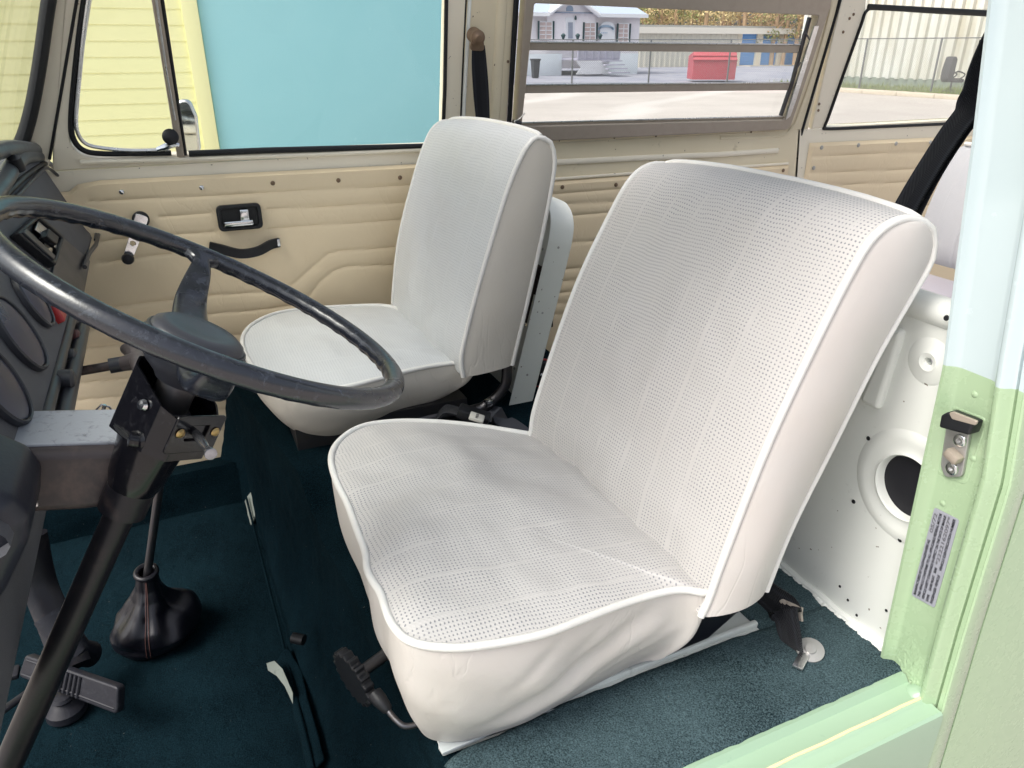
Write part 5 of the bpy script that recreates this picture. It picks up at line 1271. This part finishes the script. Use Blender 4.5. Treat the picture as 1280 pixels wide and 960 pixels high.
# storage building with blue roller doors
SY = 56.0
sb = thing('storage_building', (50, SY, -G), 'long tan metal storage building with blue roller doors and a pale roof edge', 'storage building')
sx = lambda u, v=60: ony(u, v, SY).x
sz = lambda v, u=900: ony(u, v, SY).z
tan = painted('tan metal wall', srgb(214, 208, 192), .6, 0, .08); 
def corr(x0, x1, y0, y1, z0, z1, pitch, dep, mat, name, par, both=False):
    L = math.hypot(x1-x0, y1-y0); n = int(L/pitch); V, Fc = [], []; nx_, ny_ = (y1-y0)/L, -(x1-x0)/L
    prof = [(0, 0), (.35, 0), (.45, 1), (.75, 1), (.85, 0)]
    for k in range(n):
        for t, d in prof:
            s_ = (k+t)/n; x = x0+(x1-x0)*s_+nx_*d*dep; y = y0+(y1-y0)*s_+ny_*d*dep; V += [Vector((x, y, z0)), Vector((x, y, z1))]
    for i in range(len(V)//2-1): Fc.append((2*i, 2*i+2, 2*i+3, 2*i+1))
    return emit(name, mesh(V, Fc), mat, par, False)
x0s, x1s = sx(790), sx(1100)
xd = [(sx(a), sx(b)) for a, b in ((927, 946), (953, 973), (980, 1000), (1007, 1027), (1034, 1054), (1061, 1081))]
zt = sz(33, 800)
corr(x0s, xd[0][0]-.5, SY, SY, -G, zt-.5, .5, .05, tan, 'wall', sb)
emit('door_bay_wall', join(box(((xd[0][0]-.5+x1s)/2, SY+.15, (zt-.5+(-G+3.0))/2), (x1s-xd[0][0]+.5, .2, zt-.5-(-G+3.0)+.001)), *[box(((a+b)/2, SY+.15, -G+1.5), (b-a, .2, 3.0)) for a, b in [(xd[0][0]-.5, xd[0][0])]+[(xd[k][1], xd[k+1][0]) for k in range(5)]]), painted('pale door surround', srgb(226, 216, 196), .6, 0, .05), sb)
bluem = painted('blue roller door paint', srgb(92, 148, 208), .5, .1, .08)
for a, b in xd:
    V, Fc = [], []; nn = 30
    for k in range(nn+1):
        z = -G+3.0*k/nn; yy = SY+.22+.02*(k % 2); V += [Vector((a, yy, z)), Vector((b, yy, z))]
    for k in range(nn): Fc.append((2*k, 2*k+1, 2*k+3, 2*k+2))
    emit('roller_door', mesh(V, Fc), bluem, sb, False)
emit('fascia', box(((x0s+x1s)/2, SY-.15, zt-.27), (x1s-x0s+.6, .5, .46)), painted('cream roof edge', srgb(232, 224, 210), .5, 0, .03), sb)
emit('roof', box(((x0s+x1s)/2, SY+5, zt+.05), (x1s-x0s+.4, 10, .16)), M['zinc'], sb)
emit('apron', box(((xd[0][0]+x1s)/2, SY-.6, -G+.04), (x1s-xd[0][0], 1.4, .06)), kerbm.m, sb)

# corrugated warehouse
wh_ = thing('warehouse', (29.5, 18, -G), 'tall off white corrugated metal warehouse wall outside the rear window', 'warehouse')
wm_ = NT('weathered corrugated metal'); v = wm_.coord(); sv = wm_.coord(scale=(1, .35, .12))
n1 = wm_.noise(sv, 2.0, 5, .65)
wm_.set(Base_Color=wm_.mix(wm_.ramp(n1, [(.40, 0), (.72, 1)]), srgb(214, 214, 210), srgb(190, 184, 168)), Roughness=.55, Metallic=.1)
corr(28.2, 30.8, 29.5, 6.0, -G+.38, 6.0, .42, .14, wm_.m, 'corrugated_wall', wh_)
emit('wall_base', mesh([Vector((28.15, 29.5, -G)), Vector((30.75, 6, -G)), Vector((30.75, 6, -G+.42)), Vector((28.15, 29.5, -G+.42))], [(0, 1, 2, 3)]), plastic('dirty concrete base', srgb(128, 140, 128), .9, 5, .01, .2, .6, srgb(90, 100, 88), 2), wh_, False)
emit('end_wall', mesh([Vector((28.3, 29.5, -G)), Vector((45, 31, -G)), Vector((45, 31, 6)), Vector((28.3, 29.5, 6))], [(0, 1, 2, 3)]), wm_.m, wh_, False)

# chain link fence
fn3 = thing('chain_link_fence', (25, 28, -G), 'thin chain link fence with dark posts between the lot and the yard', 'fence')
fsteel = metal('galvanised post', (.16, .17, .18), .5, 0, .5, .3)
fpts = [(8.2, 37.2), (11.4, 35.7), (14.6, 34.2), (17.8, 32.7), (21.0, 31.2), (24.3, 29.7), (25.6, 26.5), (25.65, 23.3), (25.7, 20.1), (25.75, 16.9), (25.8, 13.7), (25.85, 10.5)]
HT = 1.9
for k in [5, 5]: pass
for x, y in fpts: emit('fence_post', tube([Vector((x, y, -G)), Vector((x, y, -G+HT))], .04 if y > 27 else .035, 8), fsteel, fn3)
emit('top_rail', tube([Vector((x, y, -G+HT)) for x, y in fpts], .018, 6), fsteel, fn3)
emit('bottom_wire', tube([Vector((x, y, -G+.08)) for x, y in fpts], .007, 4), fsteel, fn3)
wr_ = NT('fence mesh'); wr_.n.remove(wr_.b); 
cdn = wr_.new('ShaderNodeTexCoord'); sp_ = wr_.new('ShaderNodeSeparateXYZ'); wr_.link(cdn.outputs['UV'], sp_.inputs[0])
def dg2(sign):
    t = wr_.math('ADD' if sign > 0 else 'SUBTRACT', sp_.outputs[0], sp_.outputs[1]); f_ = wr_.math('ABSOLUTE', wr_.math('SUBTRACT', wr_.math('FRACT', wr_.math('DIVIDE', t, .09)), .5)); return wr_.math('LESS_THAN', f_, .045)
mk_ = wr_.math('MAXIMUM', dg2(1), dg2(-1)); tr = wr_.new('ShaderNodeBsdfTransparent'); df = wr_.new('ShaderNodeBsdfDiffuse'); df.inputs[0].default_value = (.30, .31, .32, 1)
mx = wr_.new('ShaderNodeMixShader'); wr_.link(mk_, mx.inputs[0]); wr_.link(tr.outputs[0], mx.inputs[1]); wr_.link(df.outputs[0], mx.inputs[2]); wr_.link(mx.outputs[0], wr_.out.inputs[0])
V, Fc, U = [], [], []; s_ = 0
for k, (x, y) in enumerate(fpts):
    if k: s_ += math.hypot(x-fpts[k-1][0], y-fpts[k-1][1])
    V += [Vector((x, y, -G+.05)), Vector((x, y, -G+HT))]; U += [(s_, 0), (s_, HT-.05)]
for k in range(len(fpts)-1): Fc.append((2*k, 2*k+2, 2*k+3, 2*k+1))
emit('wire_mesh', mesh(V, Fc, U), wr_.m, fn3, False)

# red dumpster
D0 = onz(866, 102.5, -G); 
du = thing('dumpster', tuple(Vector((D0.x+1.0, D0.y-.2, -G))), 'red metal dumpster with dented dark lids standing on the asphalt yard', 'dumpster')
redm = painted('red container paint', srgb(176, 74, 84), .55, .05, .25, srgb(140, 60, 66))
DM = Matrix.Translation((D0.x+1.05, D0.y, -G)) @ Matrix.Rotation(rad(-27), 4, 'Z')
body = plate([[(-.75, .12), (.75, .12), (.85, 1.05), (.55, 1.38), (-.75, 1.18)]], DM @ basis((-1.05, 0, 0), (0, -1, 0), (0, 0, 1)), 2.1, .02)
emit('body', body, redm, du)
emit('rim_rail', join(*[tube([DM @ Vector(p) for p in q_], .045, 8) for q_ in ([(-1.1, -.75, 1.2), (1.0, -.75, 1.2)], [(-1.1, -.86, 1.02), (1.05, -.86, 1.02)])]), redm, du)
emit('lid', box(DM @ Vector((.15, .05, 1.34)), (1.5, 1.2, .05), .01, DM.to_3x3().to_4x4() @ Matrix.Rotation(rad(-10), 4, 'X')), plastic('dark lid', srgb(96, 58, 66), .7), du)
emit('side_pocket', box(DM @ Vector((1.08, -.2, .75)), (.12, .5, .22), .01, DM.to_3x3().to_4x4()), M['black'], du)

# office chair abandoned on the verge
OC = onz(1187, 121, -G); OC = Vector((26.9, 19.95, -G+.06))
t_ = ray(1188, 110); sc_ = 26.9/t_.x; OC = Vector((26.9, t_.y*sc_, -G+.06))
oc = thing('office_chair', tuple(OC), 'dark grey high backed office chair standing on the grass before the corrugated wall', 'chair')
OM = Matrix.Translation(OC) @ Matrix.Rotation(rad(-24), 4, 'Z')         # local x points to the right of the picture
fab = plastic('grey chair fabric', srgb(46, 46, 54), .8)
def slabx(pts, w_): return plate([fillet(pts, .04)], OM @ basis((0, -w_/2, 0), (1, 0, 0), (0, 0, 1)), w_, .03)
me = slabx([(-.30, .42), (-.18, .40), (-.10, .62), (-.10, 1.15), (-.16, 1.24), (-.28, 1.22), (-.34, .80), (-.34, .52)], .5); me.transform(Matrix.Translation((0, 0, 0))); emit('backrest', me, fab, oc)
emit('seat', slabx([(-.28, .38), (.25, .36), (.34, .42), (.28, .50), (-.25, .54)], .5), fab, oc)
for sy in (-.27, .27): emit('armrest', tube(spline([OM @ Vector(p) for p in ((-.18, sy, .62), (-.02, sy, .74), (.22, sy, .68), (.26, sy, .60), (.10, sy, .48))], 5), .026, 8), M['black'], oc)
emit('gas_lift', tube([OM @ Vector((0, 0, .08)), OM @ Vector((0, 0, .38))], .03, 8), M['steel'], oc)
for k in range(5):
    a = 2*math.pi*k/5+.3; lg = emit('base_leg', tube([OM @ Vector((0, 0, .12)), OM @ Vector((.27*math.cos(a), .27*math.sin(a), .07))], .022, 6), M['steel'], oc)
    emit('castor', lathe([(0, -.02), (.03, -.02), (.03, .02), (0, .02)], axis_m(OM @ Vector((.27*math.cos(a), .27*math.sin(a), .03)), (math.cos(a+1.5), math.sin(a+1.5), 0)), 12), M['black'], lg)

# trees behind the storage building
bark = NT('pine bark'); nb_ = bark.noise(bark.coord(scale=(1, 1, .2)), 5, 4, .6); bark.set(Base_Color=bark.mix(nb_, srgb(150, 118, 92), srgb(206, 176, 142)), Roughness=.9)
fol = [plastic('autumn gold foliage', srgb(205, 184, 138), .8, 3, .002, .2, .5, srgb(160, 140, 60), .5), plastic('dull green foliage', srgb(142, 146, 96), .8, 3, .002, .2, .5, srgb(150, 140, 80), .5), plastic('russet foliage', srgb(190, 156, 128), .8, 3, .002, .2, .5, srgb(200, 160, 100), .5)]  # gold stands for sunlight on the crowns, put into the leaf colour
kinds = [('golden leaved tree', 'gold'), ('dull green tree', 'green'), ('russet brown tree', 'russet')]
def tree_mesh(seed):
    rnd = random.Random(seed); H = rnd.uniform(10, 14); P = [Vector((0, 0, 0))]
    for k in range(1, 7): P.append(Vector((rnd.uniform(-.2, .2)*k/3, rnd.uniform(-.2, .2)*k/3, H*k/6)))
    parts = [tube(P, [.20*(1-k/8) for k in range(7)], 7)]
    for k in range(9):
        z = rnd.uniform(.25, .9)*H; a = rnd.uniform(0, 6.28); l = rnd.uniform(1, 2.2); b = Vector((0, 0, z)); parts.append(tube([b, b+Vector((l*.5*math.cos(a), l*.5*math.sin(a), .4*l)), b+Vector((l*math.cos(a), l*math.sin(a), .9*l))], [.06, .04, .015], 5))
    tr_ = join(*parts); V, Fc = [], []
    for cl_ in range(42):
        a = rnd.uniform(0, 6.28); z = rnd.uniform(.16, 1.0)*H; R = 2.1*math.sin(math.pi*min(1, .15+z/H*.8))**.7*rnd.uniform(.2, 1); c = Vector((R*math.cos(a), R*math.sin(a), z)); rr_ = rnd.uniform(.35, .85)
        for q_ in range(34):
            d = Vector((rnd.gauss(0, 1), rnd.gauss(0, 1), rnd.gauss(0, .7)))*rr_*.55; p = c+d; u_ = Vector((rnd.gauss(0, 1), rnd.gauss(0, 1), rnd.gauss(0, 1))).normalized(); w_ = u_.orthogonal().normalized(); s2 = rnd.uniform(.06, .14); b = len(V)
            V += [p-u_*s2, p+w_*s2*.6, p+u_*s2, p-w_*s2*.6]; Fc.append((b, b+1, b+2, b+3))
    return tr_, mesh(V, Fc)
protos = [tree_mesh(s_) for s_ in (1, 2, 3, 4)]
k = 0; rnd = random.Random(5)
for row, (D, n_) in enumerate(((72, 15), (78, 15), (85, 15))):
    for i in range(n_):
        u = 780+(1065-780)*(i+.5+rnd.uniform(-.35, .35))/n_; r = FWH*D+RT*((u-640)/1021*D); kd_ = rnd.choice((0, 0, 1, 2, 0))
        pr_ = protos[rnd.randrange(4)]
        t = thing('tree', (r.x, r.y, -G), ['golden leaved tree in the wood behind the storage building', 'dull green tree in the wood behind the storage building', 'russet brown tree in the wood behind the storage building'][kd_], 'tree', ['golden trees behind the storage building', 'green trees behind the storage building', 'russet trees behind the storage building'][kd_])
        t.rotation_euler = (0, 0, rnd.uniform(0, 6.28)); s_ = rnd.uniform(.8, 1.15); t.scale = (s_, s_, s_)
        for nm, me_, mt_ in (('trunk', pr_[0], bark.m), ('crown', pr_[1], fol[kd_])):
            key = me_.name
            o = bpy.data.objects.new(nm, me_); COL.objects.link(o); o.parent = t
            if not me_.materials: me_.materials.append(None)
            o.material_slots[0].link = 'OBJECT'; o.material_slots[0].material = mt_
S.cycles.max_bounces = 8; S.cycles.transparent_max_bounces = 16
try: S.cycles.use_denoising = True
except Exception: pass
